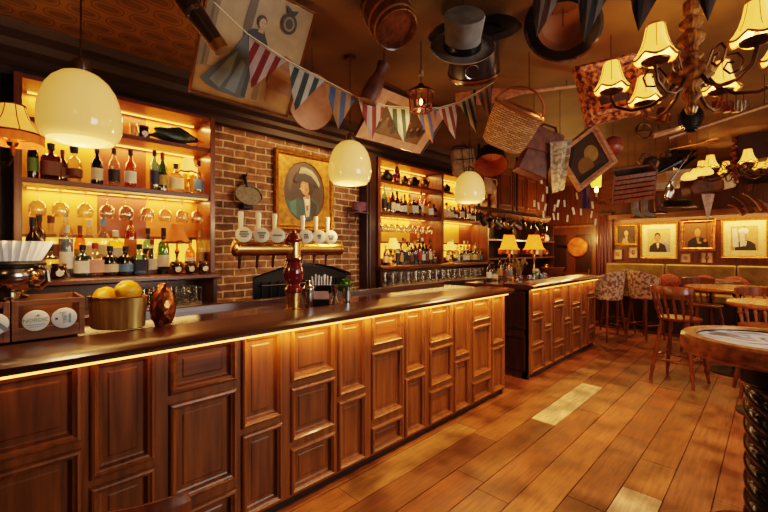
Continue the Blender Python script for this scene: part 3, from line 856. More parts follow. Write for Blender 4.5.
for i, y in enumerate((-.385, -.262, -.145, .085, .2, .31)):
    tap = obj('tap', G().tube([(0.0, y, z + .04), (0.0, y, z + .062)], .012, 10), 'brass', t)
    obj('tap_handle', G().lathe([(.007, 0), (.010, .03), (.018, .17), (.016, .185), (.0, .188)], 12, c=(-.012, y, z + .058)), 'cream', tap)
    # round badge facing the drinkers, turned a little to the door
    mt = T(.03, y, z + .09) @ RZ(-22) @ RY(82) @ Matrix.Scale(.92, 4)
    bd = obj('badge', G().at(mt).lathe([(0, 0), (.052, 0), (.055, .004), (.055, .010), (.050, .013), (0, .013)], 28), 'cream', tap)
    g = G().at(mt)
    lines = [[(-.018, .05), (-.002, .06), (.014, .042)], [(-.014, .055), (.003, .035), (.018, .028)], [(0, .07)], [(-.014, .03), (0, .034), (.014, .034)], [(-.012, .028), (.0, .03), (.014, .014)], [(-.008, .056), (.008, .034), (.02, .03)]][i]
    for (lx, wd) in lines:
        k = -wd / 2
        while k < wd / 2:
            g.box(lx - .0055, lx + .0055, k, k + .0045, .0125, .0142); k += .0065
    obj('lettering', g, ink, bd, smooth=False)
    obj('spout', G().tube([(-.02, y, z - .042), (-.03, y, z - .06), (-.035, y, z - .13)], [.012, .011, .008], 8), 'steel', tap)
# --- shakers, jiggers, caddy, mint
def on_bar(px, py_base):
    zc = F * (EYE - TOP) / (py_base - 250)
    return cam(px, py_base, zc) + Vector((0, 0, .0015))
p = on_bar(308.5, 308)
t = thing('cocktail_shaker', 'steel cocktail shaker standing beside the burgundy beer tower', 'shaker', p)
obj('cup', G().lathe([(.03, 0), (.033, .005), (.042, .115), (.043, .14)], 24), 'steel', t)
obj('lid', G().lathe([(.044, .138), (.044, .148), (.03, .168), (.02, .176), (.02, .2), (.016, .205), (0, .206)], 24), 'steel', t)
p = on_bar(321.5, 306)
t = thing('straw_caddy', 'black caddy of wrapped straws and napkins beside the shaker', 'caddy', p, R(50))
obj('holder', G().prism([(-.06, -.03), (.06, -.03), (.06, .03), (-.06, .03)], 0, .05), 'black', t)
obj('upper_tray', G().prism([(-.075, -.035), (.075, -.035), (.075, .035), (-.075, .035)], .1, .16), 'black', t)
obj('napkin', G().at(T(0, -.01, .06) @ RX(18)).box(-.055, .055, -.012, .02, 0, .06), flat('d8a898'), t)
for i in range(9):
    x = -.06 + .015 * i
    obj('straw', G().tube([(x, .0, .11), (x + (i % 3 - 1) * .012, (i % 2) * .012, .225 + (i * 7 % 4) * .006)], .0065, 6), 'white', t)
p = on_bar(334.5, 304)
t = thing('jigger', 'double-ended steel jigger between the straw caddy and mint', 'jigger', p)
obj('lower_cup', G().lathe([(.034, 0), (.036, .004), (.012, .06)], 20), 'steel', t)
obj('upper_cup', G().shell([(.012, .06), (.038, .15), (.036, .15), (.01, .066)], 20), 'steel', t)
p = on_bar(346.5, 304)
t = thing('mint_tin', 'steel tin holding a bunch of green mint at the bar', 'tin', p)
obj('tin', G().shell([(.0, 0), (.03, 0), (.042, .14), (.044, .14), (.04, .138), (.028, .01), (0, .01)], 24), 'steel', t)
mint = mat('mint_leaf', '4c7a24', .5, c2='2c5214', scale=30)
g = G()
for i in range(110):
    a = rnd.uniform(0, 2 * PI); r = rnd.uniform(0, .07); h = rnd.uniform(.13, .215) - r * .5
    g.at(T(r * math.cos(a), r * math.sin(a), h) @ RZ(math.degrees(a)) @ RY(rnd.uniform(-50, 50)) @ RX(rnd.uniform(-30, 30)))
    g.add([(-.016, 0, 0), (0, -.009, .003), (.016, 0, 0), (0, .009, .003)], [(0, 1, 2, 3)])
obj('mint_leaves', g, mint, t, smooth=False)
# --- lemons in a brass bowl
p = on_bar(118, 331)
M['brushed'] = mat('brushed_brass', 'd4ac68', .42, .75, 'a87c40', 1.5, st=(30, 30, 2))
p = p + Vector((0, 0, .0185))
t = thing('fruit_bowl', 'oval brushed brass bowl on the bar holding two lemons', 'bowl', p, R(40))
ax, ay, hb = .15, .095, .165
obj('bowl', G().shell([(.0, .0), (.88, 0), (.93, .006), (1, hb), (.97, hb), (.9, .012), (0, .012)], 40, sx=1, sy=1, rf=lambda a, i: 1), 'brushed', t)
bo = kids(t)[0]
for v in bo.data.vertices: v.co.x *= ax; v.co.y *= ay
obj('rim', G().tube([(ax * math.cos(2 * PI * k / 40), ay * math.sin(2 * PI * k / 40), hb) for k in range(40)], .004, 6, True), 'brass', t)
lem = mat('lemon_peel', 'f2b822', .38, c2='d89410', scale=40, bump=.15)
def lemon(loc, rot, label):
    t = thing('lemon', label, 'lemon', loc)
    t.rotation_euler = rot; t.scale = (1.3,) * 3
    obj('fruit', G().lathe([(0, -.062), (.008, -.058), (.013, -.05), (.03, -.038), (.042, -.015), (.044, .005), (.038, .028), (.024, .043), (.011, .051), (.007, .058), (0, .06)], 24), lem, t)
    obj('stem_end', G().lathe([(.004, -.064), (.006, -.06), (0, -.058)], 8), 'oak', t)
d1 = Vector((S, S, 0))
lemon(p + d1 * -.062 + Vector((0, 0, .158)), (R(80), 0, R(50)), 'lemon lying lower at the left in the brass bowl')
lemon(p + d1 * .055 + Vector((0, 0, .192)), (R(75), 0, R(30)), 'lemon riding higher at the right in the brass bowl')
# --- copper pinecone shaker
p = on_bar(163, 328)
t = thing('pinecone_cup', 'hammered copper pinecone-shaped cup with wire handle beside the lemon bowl', 'cup', p)
prof = [(.036, 0), (.04, .01), (.038, .025), (.052, .05), (.06, .085), (.06, .12), (.053, .16), (.04, .2), (.024, .23), (.009, .246), (0, .247)]
g = G()
vs, fs = [], []
NR, NC = 40, 36
def pr_at(q):
    q *= len(prof) - 1; i = min(int(q), len(prof) - 2); f = q - i
    return (prof[i][0] * (1 - f) + prof[i + 1][0] * f, prof[i][1] * (1 - f) + prof[i + 1][1] * f)
for i in range(NR + 1):
    r, zz = pr_at(i / NR)
    for j in range(NC):
        a = 2 * PI * j / NC
        k = .0035 * abs(math.sin(5 * a + i * .55)) * abs(math.cos(5 * a - i * .55)) if 6 < i < NR - 1 else 0
        vs.append(((r + k * 1.6) * math.cos(a), (r + k * 1.6) * math.sin(a), zz))
for i in range(NR):
    for j in range(NC):
        fs.append((i * NC + j, i * NC + (j + 1) % NC, (i + 1) * NC + (j + 1) % NC, (i + 1) * NC + j))
fs.append(list(range(NC))[::-1])
g.add(vs, fs)
obj('body', g, 'copper', t)
obj('handle', G().tube([(-.03 * S, -.03 * S, .21)] + [((-.035 - .045 * math.sin(q)) * S * 1.2, (-.035 - .045 * math.sin(q)) * S * 1.2, .205 - .045 * (1 - math.cos(q)) + .012 * math.sin(q)) for q in [i * PI / 8 for i in range(9)]], .0028, 6), 'copper', t)
# --- bottle crates with round badges
def crate(y0, y1, label, badges):
    t = thing('wooden_crate', label, 'crate', (-2.40, y0, TOP + .0195))
    W, D, hh = y1 - y0, .32, .18
    obj('front_board', G().box(-.012, 0, 0, W, 0, .055), 'crate', t, bev=.002)
    obj('top_rail', G().box(-.012, 0, 0, W, hh - .025, hh), 'crate', t, bev=.002)
    for y in (.0, W - .022):
        obj('corner_post', G().box(-.022, .002, y, y + .022, 0, hh), 'crate', t, bev=.002)
    obj('back_board', G().box(-D, -D + .012, 0, W, 0, hh), 'crate', t)
    for y in (0, W - .012):
        obj('side_board', G().box(-D, -.02, y, y + .012, 0, hh), 'crate', t)
    obj('bottom_board', G().box(-D, -.012, 0.012, W - .012, 0, .012), 'crate', t)
    return t
c1 = crate(.055, .316, 'wooden crate with two oval beer badges beside the lemon bowl', 2)
c2 = crate(-.21, .05, 'wooden crate mostly out of view left of the two-badge crate', 1)
def badge(y, label, draw):
    t = thing('beer_badge', label, 'badge', (-2.3955, y, TOP + .0195 + .088))
    t.rotation_euler = (0, R(4), 0)
    mt = RY(90)
    obj('disc', G().at(mt).lathe([(0, 0), (.066, 0), (.07, .004), (.07, .012), (.064, .016), (0, .017)], 40), 'white', t)
    draw(t)
    t.scale = (.68,) * 3
def lettering(t, s, size, m, y=0, z=0, rot=0, x=.0175):
    c = bpy.data.curves.new('lettering', 'FONT'); c.body = s; c.size = size; c.align_x = 'CENTER'; c.align_y = 'CENTER'; c.extrude = .0008
    c.materials.append(m)
    o = bpy.data.objects.new('lettering', c); COL.objects.link(o); o.parent = t
    o.matrix_local = Matrix.Translation((x, y, z)) @ Matrix(((0, 0, 1, 0), (1, 0, 0, 0), (0, 1, 0, 0), (0, 0, 0, 1))) @ RZ(rot)
    dg = bpy.context.evaluated_depsgraph_get()
    me = bpy.data.meshes.new_from_object(o.evaluated_get(dg))
    mw = o.matrix_local.copy(); bpy.data.objects.remove(o)
    q = bpy.data.objects.new('lettering', me); COL.objects.link(q); q.parent = t; q.matrix_local = mw
    return q
def d1_(t):
    lettering(t, 'NORDIC', .034, flat('8fae2e'), 0, .004)
    g = G()
    for k in range(11): g.box(.0172, .0182, -.045 + k * .0085, -.045 + k * .0085 + .006, -.03, -.025)
    for k in range(8): g.box(.0172, .0182, -.032 + k * .0085, -.032 + k * .0085 + .006, -.042, -.038)
    obj('small_print', g, flat('8a96b4'), t, smooth=False)
    obj('leaf_mark', G().prism([(-.004, .03), (.006, .042), (.022, .04), (.014, .03)], .0172, .0182, 'x'), flat('6f9a2a'), t, smooth=False)
def d2_(t):
    g = G()
    g.box(.0172, .0182, -.05, -.036, -.006, .008)
    obj('square_mark', g, flat('1f4a5a'), t, smooth=False)
    lettering(t, 'JUBEL', .034, flat('3f8f9a'), -.0, .004, -82)
    g = G()
    for k in range(7): g.box(.0172, .0182, .022, .036, -.034 + k * .0095, -.034 + k * .0095 + .0065)
    obj('small_print', g, flat('3f8f9a'), t, smooth=False)
def d3_(t):
    obj('orange_mark', G().prism([(-.03, .0), (-.01, .03), (.004, .012), (-.012, -.012)], .0172, .0182, 'x'), flat('c87a3a'), t, smooth=False)
    obj('grey_band', G().at(T(0, .03, -.01) @ RX(40)).box(.0172, .0182, -.012, .012, -.05, .05), flat('8f9aa8'), t, smooth=False)
badge(.136, 'white oval badge with green lettering in the crate front', d1_)
badge(.237, 'white oval badge with teal upright lettering in the crate front', d2_)
badge(.0, 'white oval badge with orange and grey mark at left edge', d3_)
# --- silver wine cup with a fluted paper liner
p = Vector((-2.56, .05, TOP + .018 + .183))
t = thing('silver_cup', 'big silver loving cup standing on the crates holding fluted paper', 'cup', p)
obj('body', G().lathe([(.07, 0), (.072, .01), (.05, .02), (.055, .03), (.1, .05), (.125, .08), (.132, .11), (.125, .14), (.118, .15)], 36), 'silver', t)
obj('rim', G().lathe([(.118, .148), (.135, .155), (.137, .165), (.128, .175), (.118, .178)], 36), 'iron', t)
for s in (-1, 1):
    q = [(.1, .06), (.15, .05), (.185, .085), (.18, .13), (.15, .15), (.125, .14)]
    obj('handle', G().tube([(a * S * s, a * S * s, b) for a, b in q], .011, 8), 'silver', t)
fp = thing('paper_liner', 'fluted white paper liner opening out of the silver cup', 'paper liner', p + Vector((0, 0, .165)))
NP = 120
g = G(); vs, fs = [], []
for i, (r, zz, am) in enumerate([(.105, .0, .002), (.12, .03, .006), (.137, .07, .009), (.15, .105, .012)]):
    for j in range(NP):
        a = 2 * PI * j / NP
        rr = r + am * math.sin(a * 30)
        vs.append((rr * math.cos(a), rr * math.sin(a), zz))
for i in range(3):
    for j in range(NP):
        fs.append((i * NP + j, i * NP + (j + 1) % NP, (i + 1) * NP + (j + 1) % NP, (i + 1) * NP + j))
fs.append(list(range(NP)))
g.add(vs, fs)
M['paper_w'] = mat('thin_paper', 'f6f1e8', .8, c2='e8e0d2', scale=4, emit=.06, ec='fff0dc')
o = obj('pleats', g, 'paper_w', fp, smooth=False)

# --- wall sconce at the far left
p = cam(12.5, 125, 2.2)
t = thing('wall_sconce', 'brass wall sconce with fringed silk shade at the left edge', 'wall lamp', p)
sh = [(.055, .11), (.06, .085), (.075, .04), (.1, .0), (.125, -.035), (.135, -.05)]
obj('shade', G().shell(sh, 32), 'shade_s', t)
o = obj('fringe', G().shell([(.135, -.05), (.139, -.06), (.139, -.1), (.134, -.105)], 48, rf=lambda a, i: 1 + .01 * math.sin(24 * a)), 'fringe_o', t)
obj('top_trim', G().tube([(.055 * math.cos(2 * PI * k / 24), .055 * math.sin(2 * PI * k / 24), .11) for k in range(24)], .005, 5, True), 'brass_d', t)
obj('bottom_trim', G().tube([(.136 * math.cos(2 * PI * k / 32), .136 * math.sin(2 * PI * k / 32), -.052) for k in range(32)], .006, 5, True), 'copper', t)
g = G()
for k in range(8):
    q = 2 * PI * k / 8 + .2
    g.tube([(a * 1.01 * math.cos(q), a * 1.01 * math.sin(q), b) for a, b in sh], .0025, 4)
obj('rib', g, 'brass_d', t)
obj('candle_cup', G().lathe([(.02, -.12), (.028, -.1), (.02, -.07), (.012, -.05)], 12), 'brass_d', t)
q = [Vector((0, 0, -.11)), Vector((0, 0, -.17)), Vector((-.06, -.02, -.215)), Vector((-.15, -.05, -.2)), Vector((-.25, -.08, -.14)), Vector((-3.55 - p.x, -.1, -.12))]
obj('arm', G().tube(q, .012, 8), 'brass_d', t)
obj('wall_plate', G().at(T(-3.55 - p.x, -.1, -.12) @ RY(90)).lathe([(.05, -.006), (.05, .01), (.02, .02), (0, .021)], 16), 'brass_d', t)
lamp('POINT', 'sconce_light', (p.x, p.y, p.z + .02), 4, WARM, .03)

# ================================================================== on the brick wall
def ellp(cx, cy, a, b, n=28, ph=0, a0=0, a1=2 * PI):
    return [(cx + a * math.cos(a0 + (a1 - a0) * i / n), cy + b * math.sin(a0 + (a1 - a0) * i / n)) for i in range(n)]
def canvas(name, shapes, mt, parent, rough=.5, extra=None):
    """a flat painted sheet: (polygon, colour) laid one over another, all one mesh, in local x (across) and z (up), facing -y"""
    g = G(); g.M = mt
    ms = []; idx = {}
    for i, (poly, c) in enumerate(shapes):
        if c not in idx: idx[c] = len(ms); ms.append(flat(c, rough))
        g.m = idx[c]
        g.add([(x, -.0006 * i, z) for x, z in poly], [list(range(len(poly)))])
    me = obj(name, g, ms, parent, smooth=False)
    return me
def rect(x0, x1, z0, z1): return [(x0, z0), (x1, z0), (x1, z1), (x0, z1)]
def frame(name, w, h, b, d, m, parent, mt=Matrix(), prof=None):
    """mitred picture frame with a stepped section, outer size w x h, in x-z, facing -y"""
    prof = prof or [(0, 0), (0, -d * .7), (b * .15, -d), (b * .45, -d * .75), (b * .6, -d * .85), (b * .85, -d * .4), (b, -d * .3), (b, 0)]
    g = G(); g.M = mt
    vs, fs = [], []
    k = len(prof)
    for (sx, sz) in ((-1, -1), (1, -1), (1, 1), (-1, 1)):
        for (i, y) in prof:
            vs.append((sx * (w / 2 - i), y, sz * (h / 2 - i)))
    for c in range(4):
        c2 = (c + 1) % 4
        for i in range(k - 1):
            fs.append((c * k + i, c2 * k + i, c2 * k + i + 1, c * k + i + 1))
    g.add(vs, fs)
    return obj(name, g, m, parent, smooth=False)
FX = T(0, 0, 0) @ RZ(90)     # sheet facing +x: local x runs along +y
yc = (2.08 + 2.86) / 2
t = thing('framed_portrait', 'gilt framed oval portrait of a person in a dark plumed hat on brick', 'picture', (XB + .01, yc, 2.2))
W_, H_ = .77, .86
frame('gilt_frame', W_, H_, .06, .05, 'gold', t, FX)
M['gold_flat'] = mat('gilt_spandrel', 'b07a20', .45, .5, '7a4a0c', 18, bump=.2)
g = G(); g.M = FX
w2, h2 = W_ / 2 - .055, H_ / 2 - .055
N = 48
vs, fs = [], []
for i in range(N):
    a = 2 * PI * i / N
    ca, sa = math.cos(a), math.sin(a)
    kx = 1 / max(abs(ca), abs(sa))
    vs += [(w2 * ca * kx, -.018, h2 * sa * kx), (.268 * ca, -.018, .338 * sa), (.26 * ca, -.006, .33 * sa)]
for i in range(N):
    j = (i + 1) % N
    fs += [(i * 3, j * 3, j * 3 + 1, i * 3 + 1), (i * 3 + 1, j * 3 + 1, j * 3 + 2, i * 3 + 2)]
g.add(vs, fs)
obj('oval_mount', g, 'gold_flat', t)
canvas('painting', [
    (ellp(0, 0, .275, .345, 40), '3e2e22'), (ellp(-.06, .1, .15, .2), '57412e'), (ellp(.02, -.02, .2, .22), '382a20'),
    ([(-.24, -.1), (-.17, -.11), (-.08, -.07), (0, -.1), (.1, -.06), (.18, -.11), (.2, -.2), (.1, -.29), (0, -.31), (-.1, -.29), (-.2, -.22)], '2f4a48'),
    ([(-.19, -.13), (-.11, -.09), (-.1, -.28), (-.18, -.22)], '3f6a60'), ([(.08, -.08), (.17, -.13), (.16, -.24), (.09, -.29)], '26201e'),
    ([(-.02, -.06), (.07, -.03), (.075, -.12), (.06, -.27), (.02, -.28), (-.0, -.12)], 'cbb79a'), ([(.0, -.08), (.06, -.07), (.05, -.14), (.02, -.15)], 'e4d6be'), ([(.02, -.15), (.05, -.14), (.05, -.2), (.025, -.21)], '8a5a44'),
    (ellp(.06, .08, .085, .1), '231812'), ([(.0, -.0), (.06, -.02), (.055, -.075), (.01, -.07)], 'a8694a'),
    (ellp(.005, .055, .06, .085), 'c07f58'), (ellp(-.02, .045, .032, .05), 'd39a6e'), ([(-.058, .05), (-.072, .025), (-.05, .022)], 'cf9468'), (ellp(-.04, .062, .009, .004), '2a1a12'), (ellp(.0, .064, .009, .004), '2a1a12'), (ellp(-.035, .002, .014, .004), '8a3c30'), (ellp(.018, .03, .022, .022), 'b86a4a'), ([(.045, .1), (.09, .1), (.1, -.02), (.06, -.0)], '1c120c'),
    ([(-.15, .11), (-.1, .1), (-.02, .12), (.08, .1), (.19, .06), (.17, .13), (.1, .19), (.05, .25), (-.03, .26), (-.09, .21), (-.13, .16)], '241b18'),
    ([(-.08, .2), (.0, .21), (.08, .19), (.15, .13), (.19, .07), (.2, .11), (.16, .19), (.09, .255), (0, .28), (-.06, .27)], 'a89678'), ([(-.05, .245), (.02, .25), (.09, .22), (.15, .17), (.1, .235), (.02, .268)], 'cdbf9c'),
], FX @ T(0, -.004, 0), t)
# grey pan on its hook and the purple hat on a bracket
def on_wall(px, py, X=XB):
    y = yX(px, X); return Vector((X, y, zX(px, py, X)))
p = on_wall(248, 196, XB + .1)
t = thing('hanging_pan', 'grey round pan with a dark handle hung on the brick wall', 'pan', (XB + .02, p.y, p.z))
M['greypan'] = mat('grey_pan', '77716a', .6, .2, '5c564f', 40)
mt = T(.1, 0, 0) @ RY(62) @ RX(8)
obj('pan', G().at(mt).lathe([(0, -.012), (.10, -.012), (.125, .0), (.132, .018), (.126, .018), (.118, .004), (0, 0)], 32, sx=.9), 'greypan', t)
obj('handle', G().at(mt).tube([(-.1, 0, .005), (-.17, 0, .01), (-.24, 0, .012)], [.014, .018, .02], 8), 'iron', t)
obj('hook', G().tube([(-.01, 0, .2), (.05, 0, .205), (.06, 0, .23)], .006, 6), 'iron', t)
obj('bracket', G().box(-.018, .09, -.05, .05, -.13, -.07), 'iron', t, bev=.006)
p = on_wall(358, 208, XB + .12)
t = thing('felt_hat', 'purple felt top hat on a bracket by the brick wall edge', 'hat', (XB + .13, p.y + .0, p.z - .06))
M['purple'] = mat('purple_felt', '6a4258', .8, c2='4c2a40', scale=12)
mt = RY(8)
obj('crown', G().at(mt).lathe([(.088, .0), (.082, .06), (.085, .125), (.08, .135), (0, .137)], 28, sy=1.12), 'purple', t)
obj('brim', G().at(mt).lathe([(.088, .004), (.13, .0), (.142, .012), (.14, .016), (.128, .008), (.088, .012)], 28, sy=1.12), 'purple', t)
obj('band', G().at(mt).shell([(.09, .006), (.0865, .034)], 28, sy=1.12), 'black', t)
obj('bracket', G().tube([(-.13, -.03, -.1), (-.02, -.03, -.1), (-.02, -.03, .02)], .008, 6), 'iron', t)
# ================================================================== the end wall
def on_end(x0, y0, x1, y1, Y=YE - .01):
    """picture box in the view -> centre and size on the end wall"""
    a, b = xY(x0, Y), xY(x1, Y)
    xm = (x0 + x1) / 2
    za, zb = zY(xm, y0, Y), zY(xm, y1, Y)
    return Vector(((a + b) / 2, Y, (za + zb) / 2)), b - a, za - zb
def wall_picture(label, box, fw, fm, mount, shapes, name='framed_picture'):
    p, w, h = on_end(*box)
    t = thing(name, label, 'picture', p)
    frame('frame', w, h, fw, .035, fm, t)
    if mount:
        mw = fw + mount
        g = G(); ww, hh = w / 2 - fw * .9, h / 2 - fw * .9
        iw, ih = w / 2 - mw, h / 2 - mw
        vs = [(-ww, -.008, -hh), (ww, -.008, -hh), (ww, -.008, hh), (-ww, -.008, hh), (-iw, -.008, -ih), (iw, -.008, -ih), (iw, -.008, ih), (-iw, -.008, ih)]
        g.add(vs, [(i, (i + 1) % 4, 4 + (i + 1) % 4, 4 + i) for i in range(4)])
        obj('mount', g, LBL['cream'], t, smooth=False)
    else:
        iw, ih = w / 2 - fw * .9, h / 2 - fw * .9
    sc = [([(x * iw, z * ih) for x, z in poly], c) for poly, c in shapes]
    canvas('print', sc, T(0, -.004, 0), t)
    return t
def sitter(bg, coat, face='c89070', hair='3a2a1c', shirt='e0d0b4', dx=0, extra=()):
    return [(rect(-1, 1, -1, 1), bg), (ellp(dx + .35, .3, .5, .6), bg),
            ([(dx - .75, -1), (dx - .7, -.5), (dx - .35, -.22), (dx, -.12), (dx + .4, -.24), (dx + .75, -.5), (dx + .82, -1)], coat),
            ([(dx - .1, -.2), (dx + .14, -.2), (dx + .1, -.55), (dx, -.7)], shirt), (ellp(dx + .0, .3, .27, .36), hair),
            (ellp(dx + .0, .2, .22, .33), face), ([(dx - .22, .4), (dx - .1, .56), (dx + .15, .55), (dx + .24, .35), (dx + .2, .62), (dx - .05, .7), (dx - .24, .58)], hair),
            (ellp(dx - .08, .24, .03, .02), '1c1410'), (ellp(dx + .09, .24, .03, .02), '1c1410'), (ellp(dx + .0, .05, .07, .02), '7a3c30')] + list(extra)
wall_picture('small gilt framed portrait of a seated person nearest the fluted column', (615, 224.4, 638, 245.4), .05, 'gold', 0,
             sitter('33241a', '4a3424', 'c08a64', '241812', 'c8b494', extra=[([(-.5, -1), (-.3, -.4), (.1, -.5), (.3, -1)], 'b08a68')]))
wall_picture('pale mounted print of a dark suited person, second large frame from left', (640.5, 222.8, 678, 258.3), .035, 'gold', .09,
             sitter('cfae7c', '241e1c', 'b88a68', '2a1c14', 'd8ccb8', -.1, [([(.3, .3), (.9, .1), (1, -.5), (.85, -.8), (.45, -.2)], 'c0a8a0'), ([(.5, -.1), (.95, -.4), (.95, -.9), (.7, -.9)], '8a96b4')]))
wall_picture('wide oak framed dark painting of a person in black with clasped hands', (680, 219, 716, 251), .075, 'copper', 0,
             sitter('6b4626', '15100e', 'b07a54', '5a4028', '8a6a4c', 0, [(ellp(.15, -.62, .16, .09), 'a87450'), (ellp(.55, -.45, .12, .12), 'b0603c')]))
wall_picture('largest pale mounted portrait of a white-haired person, at right end', (721, 218.6, 769, 258), .035, 'gold', .10,
             sitter('c0a070', '2c2420', 'c09878', 'd8d4cc', 'e0d8cc', .05, [([(-.9, .8), (-.5, .85), (-.4, -.7), (-.85, -.75)], 'd0ccd0'), (ellp(-.05, .62, .38, .26), 'e6e2dc'), ([(-.35, .5), (.0, .55), (.1, -.6), (-.3, -.7)], 'c8c4c6')]))
for i, (b, c) in enumerate((((613, 249, 622.5, 259.5), 'a05a30'), ((628.5, 247, 638, 258), '7a4a34'), ((680.5, 253.5, 691, 262.5), '8a7a68'), ((701, 252.5, 713, 263), '8a6a30'))):
    wall_picture(['tiny square print with reddish blot below the seated portrait', 'tiny square print with brown blot, second small one from left', 'small square print below the oak framed painting, left', 'small square print of an olive emblem below oak framed painting, right'][i],
                 b, .012, 'oak', 0, [(rect(-1, 1, -1, 1), 'd8b898'), (ellp(0, 0, .45, .5), c), (ellp(.1, .1, .2, .2), 'b89060')], 'small_print')
# fluted column, end door with copper pan, picture-rail shelf with its light
g = G(); xa, xb = xY(598, YE), xY(613, YE)
g.box(xa, xb, YE - .1, YE, 0, 2.35)
for k in range(4):
    q = xa + .05 + k * (xb - xa - .1) / 3
    g.tube([(q, YE - .1, .1), (q, YE - .1, 2.3)], .03, 8)
struct('trim_5', g, 'endpanel', smooth=False)
g = G()
for z in (1.28, 2.12): g.box(xb, XR, YE - .02, YE, z - .02, z + .02)
q = xb
while q < XR:
    g.box(q, q + .03, YE - .015, YE, 1.28, 2.12); q += .52
struct('trim_6', g, 'endpanel', smooth=False)
t = thing('picture_shelf', 'high dark shelf with a warm light strip running above the portraits', 'shelf', (0, 0, 0))
obj('board', G().box(xb, XR - .05, YE - .32, YE - .001, 2.22, 2.26), 'shelf', t)
obj('fascia', G().box(xb, XR - .05, YE - .33, YE - .30, 2.19, 2.28), 'oak', t)
obj('light_strip', G().box(xb + .1, XR - .1, YE - .28, YE - .25, 2.205, 2.219), 'led', t, smooth=False)
lamp('AREA', 'picture_light', ((xb + XR) / 2, YE - .2, 2.2), 45, AMBER, XR - xb - .2, .08)
t = thing('service_door', 'dark panelled door on the end wall behind the short bar', 'door', ((xY(548, YE) + xa) / 2, YE - .03, 0))
hw = (xa - xY(550, YE)) / 2
obj('leaf', G().box(-hw + .05, hw - .05, -.02, .02, 0, 2.05), 'endpanel', t)
for (a, b) in ((.15, .9), (1.05, 1.9)):
    for s in (-1, 1):
        obj('panel', G().box(s * hw * .5 - hw * .32, s * hw * .5 + hw * .32, -.03, -.02, a, b), 'darkwood', t, bev=.006)
obj('door_frame', G().prism([(-hw, 0), (-hw, 2.12), (hw, 2.12), (hw, 0), (hw - .06, 0), (hw - .06, 2.06), (-hw + .06, 2.06), (-hw + .06, 0)], -.04, .025, 'y'), 'bar_v', t)
obj('handle', G().tube([(hw - .14, -.05, 1.0), (hw - .14, -.05, 1.12)], .012, 8), 'brass', t)
p = Vector((xY(577, YE - .12), YE - .12, zY(577, 247, YE - .12)))
t = thing('copper_pan', 'round glowing copper pan hanging on the door behind the short bar', 'pan', p)
r = 10 * (p.y - p.x) * S / F / math.sqrt(1)
obj('pan', G().at(RX(90)).lathe([(0, .0), (r * .9, 0), (r, -.03), (r * .97, -.03), (r * .88, -.008), (0, -.008)], 32), mat('bright_copper', 'd8823c', .4, .4, 'a85020', 9), t)
obj('handle', G().tube([(-r * .9, 0, 0), (-r * 1.9, .02, .03)], [.025, .018], 8), 'iron', t)
lamp('POINT', 'door_fill', (p.x + .2, p.y - .7, p.z + .2), 26, AMBER, .08)  # unseen fill added in front of the door to brighten the pan
# banquette
t = thing('banquette', 'long olive leather banquette along the end wall below the portraits', 'banquette', (0, 0, 0))
M['olive'] = mat('olive_leather', '94783a', .5, c2='725a28', scale=6, bump=.05, coat=.2)
q = xb - .1
i = 0
while q < XR - .2:
    e = min(q + 1.05, XR - .05)
    obj('back_cushion', G().box(q + .005, e - .005, YE - .18, YE - .03, .85, 1.27), 'olive', t, bev=.03)
    obj('seat_cushion', G().box(q + .005, e - .005, YE - .68, YE - .19, .62, .76), 'olive', t, bev=.03)
    q = e
obj('plinth', G().box(xb - .1, XR - .05, YE - .62, YE - .03, 0, .61), 'darkwood', t)
M['red_cloth'] = mat('patterned_red_cloth', '8a4034', .85, c2='5a241c', scale=26, lo=.45, hi=.55)
for i, px in enumerate((668, 704, 716)):
    x = xY(px, YE - .3)
    c = thing('cushion', ['dark red patterned cushion on the banquette behind the back stools', 'dark red patterned cushion, left of two together on banquette', 'dark red patterned cushion, right of two together on banquette'][i], 'cushion', (x + (.25 if i == 2 else 0), YE - .36, .775)); c.scale = (.85, 1, .85)
    g = G().at(RX(-16)); g.ell((0, 0, .19), (.24, .07, .19), 18, 10)
    o = obj('cover', g, 'red_cloth', c)
    obj('piping', G().at(RX(-16)).tube([(.235 * math.cos(a) , 0, .19 + .185 * math.sin(a)) for a in [2 * PI * k / 24 for k in range(24)]], .008, 5, True), 'brass_d', c)

